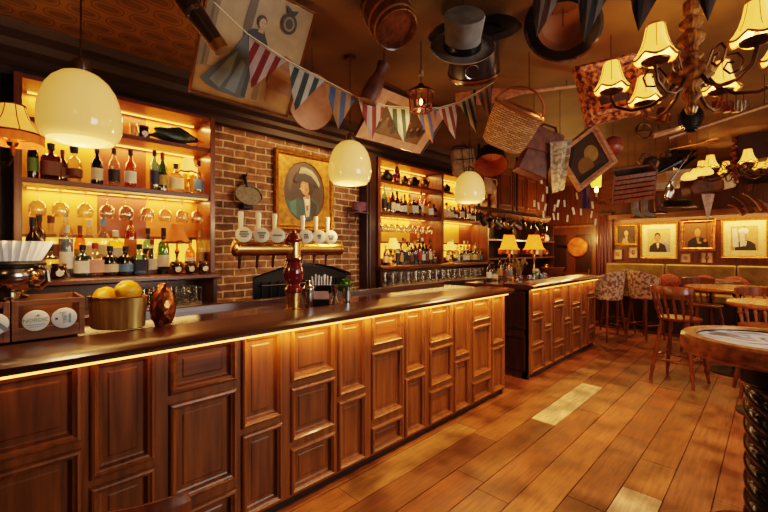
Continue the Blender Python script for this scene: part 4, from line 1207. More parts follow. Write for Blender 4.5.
# ================================================================== stools, tables
def turned(g, p, q, r, n=8, beads=((.2, 1.35), (.25, .8), (.5, 1.25), (.75, .8), (.8, 1.3))):
    p, q = Vector(p), Vector(q)
    K = 24
    pts, rs = [], []
    for i in range(K + 1):
        f = i / K
        k = 1
        for (b, a) in beads:
            k += (a - 1) * math.exp(-((f - b) / .035) ** 2)
        pts.append(p.lerp(q, f)); rs.append(r * k * (.8 + .4 * math.sin(PI * f)))
    return g.tube(pts, rs, n)
def windsor(label, loc, rz, first=[None], group=None):
    """high spindle-back stool; faces local +y"""
    if first[0] is not None:
        return dup(first[0], loc, rz, label, group)
    t = thing('bar_stool', label, 'stool', loc, rz, group)
    zs = .76
    g = G()
    vs, fs = [], []
    N = 28
    for (k, zz) in ((.0, zs - .035), (.92, zs - .035), (1.0, zs - .02), (1.0, zs - .005), (.95, zs), (.6, zs - .008), (0, zs - .012)):
        for j in range(N):
            a = 2 * PI * j / N
            rx = .215 * (1 + .05 * math.sin(a)); ry = .2
            vs.append((rx * math.cos(a) * k, ry * math.sin(a) * k, zz))
    for i in range(6):
        for j in range(N):
            fs.append((i * N + j, i * N + (j + 1) % N, (i + 1) * N + (j + 1) % N, (i + 1) * N + j))
    g.add(vs, fs)
    obj('seat', g, 'stool', t)
    ft = []
    for sx in (-1, 1):
        for sy in (-1, 1):
            top = (sx * .13, sy * .12, zs - .03); bot = (sx * .215, sy * .205, 0)
            obj('leg', turned(G(), bot, top, .02), 'stool', t)
            ft.append((Vector(bot), Vector(top)))
    def on(i, z):
        b, tp = ft[i]; return b.lerp(tp, z / tp.z)
    for (a, b, z) in ((0, 2, .26), (1, 3, .26), (0, 1, .3), (2, 3, .3)):
        obj('stretcher', turned(G(), on(a, z), on(b, z), .0135, beads=((.5, 1.5),)), 'stool', t)
    zt = 1.09
    def crest(u, z):
        a = u * 1.15
        return Vector((.225 * math.sin(a), -.06 - .17 * math.cos(a) - (z - zs) * .22, z))
    g = G(); vs, fs = [], []
    K = 16
    for i in range(K + 1):
        u = -1 + 2 * i / K
        c = crest(u, zt); n = Vector((math.sin(u * 1.15), -math.cos(u * 1.15), 0))
        hh = .062 + .02 * math.cos(u * PI / 2)
        for (d, z) in ((.013, -hh * .6), (.013, hh * .4), (.004, hh * .6), (-.013, hh * .5), (-.013, -hh * .6)):
            vs.append(c + n * d + Vector((0, 0, z)))
    for i in range(K):
        for j in range(5):
            fs.append((i * 5 + j, i * 5 + (j + 1) % 5, i * 5 + 5 + (j + 1) % 5, i * 5 + 5 + j))
    fs += [(0, 1, 2, 3, 4), tuple(K * 5 + j for j in range(5))]
    g.add(vs, fs)
    obj('crest_rail', g, 'stool', t)
    for i in range(6):
        u = -.88 + 1.76 * i / 5
        c = crest(u, zt - .03)
        b = Vector((.2 * math.sin(u * 1.05), -.02 - .145 * math.cos(u * 1.05), zs - .01))
        obj('spindle', turned(G(), b, c, .0135 if 0 < i < 5 else .017, beads=((.35, 1.5), (.4, .8), (.7, 1.3))), 'stool', t)
    first[0] = t
    return t
windsor('spindle-back wooden bar stool standing clear on the open floor', (-.79, 5.72, 0), R(-14))
windsor('wooden bar stool whose crest alone shows before the bar panels, bottom left', (-1.005, .258, 0), R(40)).scale = (1, 1, 1.006)
def at_floor(px, zc): 
    p = cam(px, 250, zc); return (p.x, p.y, 0)
windsor('spindle-back bar stool at the back of the large round table', (-.72, 7.35, 0), R(208))
windsor('spindle-back bar stool between the nearest table and the pale-topped table', (-.07, 5.75, 0), R(190))
windsor('spindle-back bar stool at the far side of the round middle table', (.05, 7.75, 0), R(120))

def round_table(label, loc, r, h, m_top='oak', base='round', inset=None):
    t = thing('bar_table', label, 'table', loc)
    th = .045
    obj('tabletop', G().lathe([(0, h - th), (r * .96, h - th), (r, h - th * .7), (r, h - th * .2), (r * .985, h), (0, h)], 48), m_top, t)
    obj('column', G().lathe([(.05, .03), (.045, .08), (.035, .14), (.032, h - th - .1), (.05, h - th - .04), (.16, h - th - .005), (.16, h - th)], 20), 'black', t)
    obj('base', G().lathe([(.27, 0), (.27, .012), (.25, .022), (.06, .04), (0, .04)], 40), 'iron', t)
    return t
M['tabletop'] = wood('table_wood', 'b5682c', '7a4016', WX, rough=.25, coat=.4)
p = (-.33, 6.62, 0)
round_table('round wooden bar table with black column behind the spindle-back stool', p, .52, 1.08, 'tabletop')
p = (.0, 5.14, 0)
round_table('round bar table whose polished top catches pale light at right edge', p, .34, 1.06, 'tabletop')
p = (-.7, 8.07, 0)
round_table('far round bar table nearest the olive banquette', p, .37, 1.08, 'tabletop')
# --- the barrel-topped table with the barley-twist post
zc = 2.02
p = cam(771.5, 250, zc)
t = thing('barrel_table', 'round oak-rimmed table with reflection painted on its inset, on a black barley-twist post', 'table', (p.x, p.y, 0))
h = 1.09; r = .375
M['rimoak'] = wood('barrel_oak', 'a8672c', '5e3412', WY, rough=.45, coat=.1, scale=1.2)
g = G()
obj('rim', G().shell([(r - .085, h - .022), (r - .085, h - .1), (r - .02, h - .1), (r, h - .085), (r + .004, h - .05), (r, h - .012), (r - .012, h), (r - .066, h), (r - .07, h - .012)], 64), 'rimoak', t)
def inset_mat():  # window reflection is put into the inset's pale and dark colours
    m, nt, b = nodes('inset_reflection')
    L = nt.links.new
    tc = nt.nodes.new('ShaderNodeTexCoord')
    nz = nt.nodes.new('ShaderNodeTexNoise'); nz.inputs['Scale'].default_value = 7; nz.inputs['Detail'].default_value = 3; nz.inputs['Distortion'].default_value = 1.4
    L(tc.outputs['Object'], nz.inputs['Vector'])
    rp = nt.nodes.new('ShaderNodeValToRGB'); e = rp.color_ramp.elements
    e[0].position = .36; e[0].color = (*H('5c5a5e'), 1); e[1].position = .62; e[1].color = (*H('e2d8b0'), 1)
    q = e.new(.46); q.color = (*H('b8bccc'), 1); q = e.new(.54); q.color = (*H('d8dae6'), 1)
    L(nz.outputs['Fac'], rp.inputs[0]); L(rp.outputs[0], b.inputs['Base Color'])
    b.inputs['Roughness'].default_value = .45; b.inputs['Specular IOR Level'].default_value = .25
    return m
obj('inset', G().lathe([(0, h - .03), (r - .07, h - .03), (r - .07, h - .02), (0, h - .02)], 48), inset_mat(), t)
g = G().at(RZ(-62)); g.box(r - .001, r + .008, -.09, .09, h - .092, h - .03)
obj('plate', g, 'oak', t, bev=.004)
obj('drum', G().lathe([(.105, h - .25), (.125, h - .23), (.125, h - .1)], 32), 'black', t)
g = G(); vs, fs = [], []
NR, NC = 110, 36
for i in range(NR + 1):
    f = i / NR; zz = .1 + (h - .36) * f
    tw = -f * 2 * PI * 1.9
    for j in range(NC):
        a = 2 * PI * j / NC
        rr = .092 + .024 * abs(math.sin(2 * (a - tw))) - .006
        vs.append((rr * math.cos(a), rr * math.sin(a), zz))
for i in range(NR):
    for j in range(NC):
        fs.append((i * NC + j, i * NC + (j + 1) % NC, (i + 1) * NC + (j + 1) % NC, (i + 1) * NC + j))
g.add(vs, fs)
obj('twisted_post', g, 'black', t)
obj('collar', G().lathe([(.085, h - .27), (.105, h - .265), (.11, h - .25), (.1, h - .235)], 32), 'black', t)
obj('base', G().lathe([(.26, 0), (.26, .03), (.2, .05), (.12, .1), (.09, .11)], 40), 'black', t)
# --- upholstered stools round the end of the short bar
M['floral1'] = mat('pale_floral_cloth', 'd8b8a0', .85, c2='8a5a50', scale=22, lo=.42, hi=.56, detail=3)
M['floral2'] = mat('sage_floral_cloth', 'b0a488', .85, c2='6a6450', scale=24, lo=.42, hi=.58, detail=3)
def tub(label, loc, rz, m):
    t = thing('upholstered_stool', label, 'stool', loc, rz)
    zs = .76
    obj('seat', G().lathe([(0, zs - .06), (.2, zs - .06), (.215, zs - .04), (.215, zs), (.19, zs + .02), (0, zs + .025)], 28), m, t)
    g = G(); vs, fs = [], []
    K = 20
    for i in range(K + 1):
        a = (-1 + 2 * i / K) * 1.75
        hh = .42 * (.55 + .45 * math.cos(a * .75)) 
        for (d, z) in ((.225, zs - .05), (.255, zs + hh * .5), (.265, zs + hh), (.25, zs + hh + .015), (.23, zs + hh), (.205, zs + .02)):
            vs.append((d * math.sin(a), -d * math.cos(a), z))
    for i in range(K):
        for j in range(5):
            fs.append((i * 6 + j, i * 6 + j + 1, i * 6 + 7 + j, i * 6 + 6 + j))
        fs.append((i * 6 + 5, i * 6, i * 6 + 6, i * 6 + 11))
    fs += [tuple(range(6)), tuple(K * 6 + j for j in range(6))]
    g.add(vs, fs)
    obj('backrest', g, m, t)
    for sx in (-1, 1):
        for sy in (-1, 1):
            obj('leg', G().tube([(sx * .2, sy * .2, 0), (sx * .14, sy * .14, zs - .05)], [.016, .024], 8), 'stool', t)
    obj('footrest', G().tube([(.175 * sx * S * 1.41, .175 * sy * S * 1.41, .25) for sx, sy in ((-1, -1), (1, -1), (1, 1), (-1, 1))], .012, 6, True), 'brass_d', t)
    return t
tub('bar stool in pale pink floral cloth at the corner of the short bar', (-2.04, 7.5, 0), R(60), 'floral1')
tub('bar stool in sage green floral cloth between two pink floral ones', (-2.1, 8.36, 0), R(60), 'floral2')
tub('bar stool in pink floral cloth right of the sage green one', (-1.6, 8.08, 0), R(-30), 'floral1')

# ================================================================== on the short bar
def on_bar2(px, py):
    zc = F * (EYE - TOP) / (py - 250); return cam(px, py, zc) + Vector((0, 0, .002))
def fringe_lamp(label, px, X, H_, r):
    y = yX(px, X)
    t = thing('table_lamp', label, 'lamp', (X, y, TOP + .002))
    hs = H_ * .60
    obj('base', G().lathe([(0, 0), (.075, 0), (.07, .02), (.03, .04), (.02, .07)], 18), 'brass', t)
    obj('stem', G().lathe([(.02, .06), (.03, .12), (.012, .16), (.015, hs * .7), (.028, hs * .78), (.012, hs), (.01, hs + .06)], 14), 'brass', t)
    pr = [(r * .45, H_), (r * .5, H_ - .02), (r * .62, H_ * .86), (r * .82, H_ * .7), (r, hs + .04)]
    s = obj('shade', G().shell(pr, 32, rf=lambda a, i: 1 + .015 * math.cos(8 * a)), 'shade_o', t)
    obj('fringe', G().shell([(r, hs + .04), (r * 1.02, hs + .02), (r * 1.01, hs - .03)], 48, rf=lambda a, i: 1 + .012 * math.sin(24 * a)), 'copper', s)
    obj('trim', G().tube([(r * .46 * math.cos(2 * PI * k / 24), r * .46 * math.sin(2 * PI * k / 24), H_) for k in range(24)], .008, 5, True), 'gold', s)
    lamp('POINT', 'lamp_light', (X, y, TOP + hs + .08), 4, AMBER, .05)
fringe_lamp('fringed amber bell lamp on short bar, left of the pair', 509, -2.85, .66, .158)
fringe_lamp('wider fringed amber lamp on short bar, right of the pair', 534, -2.56, .66, .165)
# flowers, jars, little cups
p = Vector((-2.5, yX(519, -2.5), TOP + .002))
t = thing('flower_vase', 'glass vase of dried tan flowers below the amber lamps', 'vase', p)
obj('vase', G().shell([(0, 0), (.04, 0), (.045, .05), (.03, .12), (.04, .15)], 16), 'glass', t)
g = G()
dry = mat('dried_flower', 'b08a50', .8, c2='7a5a30', scale=20)
for i in range(26):
    a = rnd.uniform(0, 2 * PI); q = rnd.uniform(.02, .11); hh = rnd.uniform(.2, .3)
    g.tube([(0, 0, .03), (q * .4 * math.cos(a), q * .4 * math.sin(a), hh * .6), (q * math.cos(a), q * math.sin(a), hh)], .003, 4)
    g.ell((q * math.cos(a), q * math.sin(a), hh), (.016, .016, .02), 6, 4)
obj('dried_flowers', g, dry, t)
p = Vector((-2.45, yX(536, -2.45), TOP + .002))
t = thing('candle_jar', 'green glass jar with pale candle standing on the short bar', 'candle', p)
obj('jar', G().shell([(0, 0), (.05, 0), (.055, .02), (.055, .11), (.05, .12)], 18), 'g_green', t)
obj('candle', G().lathe([(0, .01), (.042, .01), (.042, .15), (0, .155)], 16), flat('e8dcb8'), t)
obj('wick', G().tube([(0, 0, .15), (0, 0, .175)], .003, 5), 'iron', t)
for i, (px, x) in enumerate(((530, -2.38), (535, -2.33), (541, -2.38), (545, -2.45))):
    tumbler('small_cup', f'small glass cup, {ORD[i]} from left of four on the short bar', 'glass', (x, yX(px, x), TOP + .001), .035, .08, True, None, 'glass' if i % 2 else 'steel')
for i, (px, k, gl, lb) in enumerate(((489, 'spirit', 'g_brown', 'white'), (494, 'squat', 'glass', 'cream'), (500, 'tall', 'g_amber', 'gold'), (505, 'wine', 'g_green', 'red'), (510, 'spirit', 'glass', 'blue'))):
    bottle(k, (-2.82, yX(px, -2.82) if yX(px, -2.82) > 4.5 else 4.5 + i * .1, TOP + .001), gl, lb, 'black', f'{GN[gl]} bottle with {lb} label, {ORD[i]} from left of five on short bar end', None, .85, R(90))
t = thing('wooden_bowl', 'tan wooden bowl at the back of the short bar', 'bowl', (-2.75, yX(553, -2.75), TOP + .002))
obj('bowl', G().shell([(0, 0), (.08, 0), (.15, .05), (.19, .12), (.18, .12), (.14, .06), (.0, .02)], 28), 'oak', t)
obj('foot', G().lathe([(.07, -.001), (.07, .006), (0, .006)], 20), 'oak', t)
# pots and frames on the shelf unit
for i, (px, z, r, h) in enumerate(((541, 1.75, .09, .16), (550, 1.75, .08, .12), (539, 1.4, .1, .18), (548, 1.4, .09, .13), (545, 1.0, .1, .2))):
    x = -3.75; y = min(yX(px, x), 9.05)
    t = thing('pot', f'small pot, {["topmost left", "topmost right", "middle left", "middle right", "lowest"][i]} on the open shelf unit behind the lamps', 'pot', (x, y, z + .002))
    mm = ['copper', 'cream', 'steel', 'brass_d', 'copper'][i]
    obj('body', G().lathe([(r * .7, 0), (r, h * .3), (r, h * .7), (r * .8, h * .9), (r * .85, h)], 18), mm, t)
    obj('lid', G().lathe([(r * .86, h), (r * .8, h + .015), (r * .2, h + .04), (0, h + .06)], 18), mm, t)
# a rail of pewter tankards over the short bar
XT_ = -2.95
t = thing('hanging_rail', 'wooden rail hung from the ceiling over the short bar', 'rail', (XT_, 0, 0))
obj('bar', G().box(-.03, .03, 4.75, 7.3, 2.12, 2.17), 'darkwood', t)
for y in (4.85, 6.0, 7.2):
    obj('hanging_strap', G().box(-.012, .012, y - .012, y + .012, 2.17, CEIL), 'iron', t)
tk0 = None
M['pewter'] = mat('pewter', '8f8a84', .3, .9, '5a5650', 12)
for i in range(11):
    y = 4.95 + i * .21
    lb = f'pewter tankard, {ORD[i]} from left of those hanging on the rail'
    if tk0 is None:
        tk0 = thing('tankard', lb, 'tankard', (XT_, y, 2.02), 0, 'tankards hanging on the rail')
        mt = T(0, 0, -.05) @ RX(58)
        obj('body', G().at(mt).lathe([(.0, -.07), (.055, -.07), (.056, -.06), (.047, .04), (.045, .07), (.041, .07), (.045, -.05), (0, -.055)], 18), 'pewter', tk0)
        obj('handle', G().at(mt).tube([(0, .045, .05), (0, .09, .045), (0, .1, .0), (0, .085, -.04), (0, .052, -.05)], .008, 6), 'pewter', tk0)
        obj('hanging_hook', G().tube([(0, 0, .1), (.005, 0, .06), (.0, .03, .02), (0, .02, .0)], .004, 5), 'iron', tk0)
    else:
        dup(tk0, (XT_, y, 2.02 - (i % 3) * .015), R([0, 25, -20, 10, 160, -35, 15, 190, 5, -15, 30][i]), lb, 'tankards hanging on the rail')
# little cream tags on cords
tg0 = None
tags = [(541, 180), (547, 190), (543, 198), (538.5, 206), (534.5, 203.5), (545.5, 207), (543.5, 214.5), (554.5, 208), (553.7, 216.5), (558, 216.5), (558, 203.5), (564.5, 203.5), (567.5, 218.5), (573.5, 211), (581, 212), (591.5, 214.5), (592.5, 205), (595.5, 222), (577, 196)]
for i, (px, py) in enumerate(tags):
    p = cam(px, py, 5.3 + (i * 37 % 10) * .06)
    lb = f'cream paper tag hanging on a cord over short bar, {ORD[i]} of nineteen'
    lb = 'cream paper tag hanging on a cord from the ceiling above the short bar'
    if tg0 is None:
        tg0 = thing('hanging_tag', lb, 'tag', p, R(45), 'cream tags hanging above the short bar')
        obj('card', G().box(-.014, .014, -.002, .002, -.05, .05), 'cream', tg0, bev=.001)
        obj('hanging_cord', G().tube([(0, 0, .05), (0, 0, 1.0)], .0015, 4), 'brass_d', tg0)
        cd_ = kids(tg0)
        tg0.scale = (1, 1, 1)
    else:
        n_ = dup(tg0, p, R(45 + (i * 53 % 40) - 20), lb, 'cream tags hanging above the short bar')
    root = tg0 if i == 0 else n_
    for c in root.children:
        if c.name.startswith('card'):
            c.rotation_euler = (0, R((i * 67 % 28) - 14), 0)
        if c.name.startswith('hanging_cord'):
            c.location = (0, 0, .06 - .06 * ((CEIL - p.z - .06) / .94)); c.scale = (1, 1, (CEIL - p.z - .06) / .94)
# ================================================================== chandeliers
M['bronze'] = mat('dark_bronze', '5a3a1c', .32, .85, '2c1a0c', 14)
M['gadroon'] = mat('gilt_turned_wood', 'ac7430', .32, .4, '482a10', 20)
def chandelier(label, loc):
    t = thing('chandelier', label, 'chandelier', loc)
    g = G()
    g.lathe([(.0, -.24), (.02, -.23), (.03, -.2), (.018, -.17), (.045, -.14), (.03, -.1), (.05, -.075), (.098, -.04), (.105, -.01), (.095, .015), (.05, .035), (.035, .06), (.055, .075), (.03, .1), (.03, .13), (.058, .155), (.062, .18), (.04, .205), (.025, .22), (.05, .24), (.054, .262), (.03, .285), (.018, .3), (.034, .315), (.036, .37), (.012, .35), (.01, .4)], 40,
            rf=lambda a, i: 1 + (.05 * math.cos(14 * a + i * .5)))
    obj('turned_stem', g, 'gadroon', t)
    zt = CEIL - loc[2]
    z = .4; k = 0
    g = G()
    while z < zt - .02:
        m = T(0, 0, z + .018) @ (RZ(90) if k % 2 else Matrix())
        g.at(m).tube([(.014 * math.cos(q), 0, .024 * math.sin(q)) for q in [2 * PI * i / 12 for i in range(12)]], .0035, 5, True)
        z += .036; k += 1
    obj('hanging_chain', g, 'bronze', t)
    for i in range(6):
        a = R(60 * i)
        mA = RZ(60 * i)
        arm = obj('arm', G().at(mA).tube([(.07, 0, -.05), (.11, 0, -.11), (.18, 0, -.155), (.27, 0, -.165), (.35, 0, -.13), (.37, 0, -.075), (.37, 0, -.045)], [.011, .010, .010, .009, .009, .009, .012], 8), 'bronze', t)
        obj('scroll', G().at(mA).tube([(.10, 0, -.02), (.14, 0, .045), (.19, 0, .05), (.215, 0, .01), (.2, 0, -.04), (.16, 0, -.05), (.135, 0, -.02), (.15, 0, .01), (.175, 0, .005)], .006, 6), 'bronze', arm)
        obj('drip_pan', G().at(mA @ T(.37, 0, -.045)).lathe([(.0, -.012), (.025, -.01), (.058, .004), (.062, .012), (.055, .01), (.02, .002), (0, .002)], 24), 'bronze', arm)
        obj('candle', G().at(mA @ T(.37, 0, -.04)).lathe([(.0105, 0), (.0105, .075), (.004, .085), (0, .086)], 12), 'cream', arm)
        sc = lambda q, j: 1
        pr = [(.038, .172), (.041, .16), (.049, .115), (.06, .076), (.076, .042), (.0925, .022)]
        m = mA @ T(.37, 0, -.035)
        s = obj('shade', G().at(m).shell(pr, 36, rf=lambda q, j: 1 + .03 * math.cos(6 * q), zf=lambda q, j: -.02 * abs(math.sin(3 * q)) * (1 if j >= 4 else 0)), 'shade', arm)
        ring = [(.0935 * (1 + .03 * math.cos(6 * q)) * math.cos(q), .0935 * (1 + .03 * math.cos(6 * q)) * math.sin(q), .022 - .02 * abs(math.sin(3 * q))) for q in [2 * PI * k / 36 for k in range(36)]]
        g = G().at(m).tube(ring, .0055, 5, True)
        g.tube([(.039 * math.cos(q), .039 * math.sin(q), .172) for q in [2 * PI * k / 24 for k in range(24)]], .004, 5, True)
        for k in range(6):
            q = R(60 * k + 30)
            g.tube([(r_ * (1 - .03) * math.cos(q) * 1.012, r_ * .97 * math.sin(q) * 1.012, z_) for r_, z_ in pr[:-1]], .0018, 4)
        obj('trim', g, 'gold', arm)
        x, y = .37 * math.cos(a + t.rotation_euler.z), .37 * math.sin(a + t.rotation_euler.z)
    return t
pc = cam(691, 71, 2.1)
ch = chandelier('nearest chandelier with turned gilt stem and six glowing cream bell shades', pc)
ch.rotation_euler = (0, 0, R(15))
pc2 = cam(736, 166, 5.2)
ch2 = dup(ch, pc2, R(50), 'smaller-looking far chandelier of cream shades hanging before the end portraits')
zt2 = (CEIL - pc2.z - .4) / (CEIL - pc.z - .4)
for c in ch2.children:
    if c.name.startswith('hanging_chain'):
        c.scale = (1, 1, zt2); c.location = (0, 0, .4 - .4 * zt2)
for (o, e) in ((ch, 5), (ch2, 3)):
    for i in range(6):
        a = R(60 * i) + o.rotation_euler.z
        lamp('POINT', 'candle_light', (o.location.x + 0.37 * math.cos(a), o.location.y + 0.37 * math.sin(a), o.location.z + .075), e, WARM, .02)

# ================================================================== pictures and things hung under the ceiling
def leaning(B, U, w, h, name, label, cat='picture'):
    """an empty whose local x runs along the bar, z up the leaning sheet, -y out towards the room"""
    U = Vector(U).normalized()
    t = thing(name, label, cat, Vector(B) + U * h / 2)
    x = Vector((0, 1, 0)); y = U.cross(x)
    t.matrix_world = Matrix(((x.x, y.x, U.x, t.location.x), (x.y, y.y, U.y, t.location.y), (x.z, y.z, U.z, t.location.z), (0, 0, 0, 1)))
    return t
t = leaning((-2.34, 1.09, 2.45), (.35, 0, .585), .635, .66, 'hanging_picture', 'large framed picture of a person in a grey crinoline gown leaning from the ceiling')
W_, H_ = .635, .66
frame('frame', W_, H_, .016, .02, 'bar_v', t)
s = lambda L_: [(x * W_ / 2, z * H_ / 2) for x, z in L_]
canvas('print', [
    (s(rect(-1, 1, -1, 1)), '9a7a50'), (s(rect(-.97, .97, -.55, .97)), 'a88c62'), (s([(-.2, -.2), (.95, -.35), (.95, .97), (-.1, .97)]), 'ad9068'),
    (s([(-.97, -.97), (.97, -.97), (.97, -.5), (.3, -.42), (-.97, -.5)]), '9a6e30'),
    (s([(-.97, -.55), (-.78, -.5), (-.72, .97), (-.97, .97)]), '7c6240'), (s([(-.88, -.52), (-.84, -.5), (-.8, .97), (-.85, .97)]), '5e4628'),
    (s([(-.25, .97), (-.3, .3), (-.22, -.1), (-.15, .3), (-.12, .97)]), '5c4a34'), (s([(.35, -.55), (.95, -.6), (.95, .0), (.6, .1), (.4, -.1)]), '8a5c38'), (s([(.42, -.3), (.9, -.35), (.9, -.2), (.5, -.12)]), 'a87848'),
    (s([(-.85, -.72), (-.7, -.5), (-.45, -.22), (-.22, .22), (-.05, .3), (.1, .22), (.18, -.1), (.2, -.5), (.22, -.82), (-.1, -.88), (-.5, -.86), (-.75, -.8)]), '4c5458'),
    (s([(-.7, -.7), (-.45, -.3), (-.3, -.1), (-.35, -.5), (-.5, -.8)]), '747e84'), (s([(-.4, -.78), (-.2, -.2), (-.12, -.3), (-.2, -.82)]), '687278'), (s([(-.08, -.84), (-.05, -.2), (.02, -.3), (.05, -.84)]), '33383a'),
    (s([(.02, -.2), (.25, -.16), (.36, -.5), (.4, -.86), (.0, -.86)]), '9a7e58'), (s([(.12, -.2), (.2, -.2), (.24, -.84), (.12, -.84)]), '7a6040'),
    (s([(-.2, .25), (-.1, .33), (.08, .34), (.2, .15), (.22, -.05), (.05, -.0), (-.12, -.02)]), '26221f'), (s([(.06, .03), (.26, -.0), (.25, .05), (.08, .08)]), 'b8926c'),
    (s(ellp(.0, .48, .09, .1)), '2a1c14'), (s(ellp(.02, .45, .065, .085)), 'c09a78'), (s([(-.03, .36), (.05, .36), (.07, .3), (-.04, .3)]), 'b8926c'), (s(ellp(.0, .46, .01, .008)), '2a1c14'), (s(ellp(.045, .46, .01, .008)), '2a1c14'), (s(ellp(.025, .405, .018, .006)), '7a4034'),
    (s(ellp(.5, .62, .16, .17)), '2e2a22'), (s(ellp(.5, .62, .11, .12)), '8a7a5c'), (s(ellp(.5, .62, .075, .085)), '3a342a'), (s([(.42, .78), (.58, .78), (.62, .88), (.5, .84), (.38, .9)]), '2e2a22'),
], T(0, -.004, 0), t)
t = leaning((-2.86, 2.93, 2.635), (.39, 0, .385), 1.0, .55, 'hanging_picture', 'framed picture with wide pink mount leaning from the ceiling above the far back bar')
W_, H_ = 1.0, .55
frame('frame', W_, H_, .02, .03, 'darkwood', t)
g = G()
vs = []
for (k, q) in ((1, .965), (1, .0)): pass
iw, ih = W_ / 2 - .15, H_ / 2 - .11
vs = [(-W_ / 2 + .02, -.012, -H_ / 2 + .02), (W_ / 2 - .02, -.012, -H_ / 2 + .02), (W_ / 2 - .02, -.012, H_ / 2 - .02), (-W_ / 2 + .02, -.012, H_ / 2 - .02), (-iw, -.012, -ih), (iw, -.012, -ih), (iw, -.012, ih), (-iw, -.012, ih)]
g.add(vs, [(i, (i + 1) % 4, 4 + (i + 1) % 4, 4 + i) for i in range(4)])
obj('mount', g, flat('d8a48c'), t, smooth=False)
sh = [(rect(-iw, iw, -ih, ih), '6a4e34'), ([(-iw, -ih), (iw, -ih), (iw, -ih * .2), (-iw, -ih * .4)], '7a5638')]
for k in range(9):
    x = -iw * .85 + k * iw * .21; z_ = -ih * .35 + (k % 3) * ih * .18
    sh += [(ellp(x, z_ - .03, .035, .05, 12), ['3a2c24', '8a6a54', '5a3a30', '46402e'][k % 4]), (ellp(x, z_ + .03, .016, .02, 10), 'b88a68')]
canvas('print', sh, T(0, -.006, 0), t)
# hand drum
p = cam(312, 102, 2.9)
t = hung('hand_drum', 'pale round hand drum with a wooden shell hung beside the gown picture', 'drum', 312, 102, 2.9)
mt = RZ(14) @ RX(112)
obj('shell', G().at(mt).shell([(.2, -.0), (.205, -.01), (.205, -.1), (.198, -.1), (.196, -.004)], 40, sx=.82), 'oak', t)
obj('drumhead', G().at(mt).lathe([(0, .004), (.198, .002), (.2, -.004)], 40, sx=.82), flat('d8a890'), t)
# dark club top left
a, b = cam(178, -12, 1.72), cam(222, 51, 1.78)
t = thing('wooden_club', 'dark thick wooden club hanging at top left before the gown picture', 'club', (a + b) / 2)
c_ = (a + b) / 2
obj('shaft', G().tube([(a - c_).lerp(b - c_, k / 8) for k in range(9)], [.04, .044, .045, .044, .042, .04, .038, .037, .033], 14), 'darkwood', t)
obj('end_cap', G().tube([(a - c_).lerp(b - c_, .86), (a - c_).lerp(b - c_, 1.0)], [.0385, .036], 14), 'bar_v', t)
obj('metal_band', G().tube([(a - c_).lerp(b - c_, .35), (a - c_).lerp(b - c_, .41)], .046, 14), 'steel', t)
obj('hanging_cord', G().tube([(0, 0, 0), (0, 0, CEIL - c_.z)], .003, 5), 'iron', t)
# keg
t = hung('keg', 'small dark coopered keg with pale hoops hanging open end down', 'barrel', 388, 14, 2.35)
ax_ = Vector((.34, -.42, -.84))
mt = ax_.to_track_quat('Z', 'Y').to_matrix().to_4x4()
obj('staves', G().at(mt).lathe([(.0, .125), (.11, .125), (.118, .16), (.126, .165), (.142, .0), (.126, -.18), (0, -.18)], 30), 'upright', t)
for z_, r_ in ((.13, .131), (.06, .14), (-.05, .1415), (-.13, .134)):
    obj('hoop', G().at(mt).shell([(r_ + .001, z_ - .012), (r_ + .004, z_), (r_ + .0005, z_ + .012)], 30), flat('b0783c', .5), t)
# leather bottle
a, b = cam(384, 64, 2.6), cam(368, 102, 2.6)
c_ = (a + b) / 2
t = thing('leather_bottle', 'dark brown leather bottle hanging neck up below the keg', 'bottle', c_)
M['leather'] = mat('brown_leather', '6a3418', .55, c2='42200e', scale=14, bump=.15)
L8 = [(a - c_).lerp(b - c_, k / 8) for k in range(9)]
obj('body', G().tube(L8[1:], [.038, .034, .044, .054, .06, .064, .064, .058], 14), 'leather', t)
obj('mouth', G().tube(L8[:2], [.044, .04], 14), 'leather', t)
obj('hanging_cord', G().tube([a - c_, (a - c_) + Vector((0, 0, CEIL - a.z))], .003, 5), 'iron', t)
# lantern
t = hung('lantern', 'small brass lantern with glass panes hanging behind the striped flags', 'lantern', 421, 102, 2.8)
g = G()
for k in range(6):
    q = R(60 * k)
    g.tube([(.075 * math.cos(q), .075 * math.sin(q), -.06), (.085 * math.cos(q), .085 * math.sin(q), .06)], .006, 5)
for (r_, z_) in ((.075, -.06), (.085, .06)):
    g.tube([(r_ * math.cos(R(60 * k)), r_ * math.sin(R(60 * k)), z_) for k in range(6)], .008, 5, True)
obj('cage', g, 'copper', t)
obj('panes', G().shell([(.072, -.057), (.082, .058)], 6), 'glass', t)
obj('hood', G().lathe([(.1, .058), (.095, .07), (.05, .1), (.02, .11), (.018, .13), (0, .135)], 24), 'brass_d', t)
obj('bulb_holder', G().lathe([(.018, .19), (.02, .22), (.012, .235), (0, .236)], 12), 'cream', t)
obj('bulb', G().ell((0, 0, .0), (.012, .012, .022)), 'bulb', t)
lamp('POINT', 'lantern_light', tuple(t.location + Vector((0, 0, -.11))), 2, AMBER, .03)
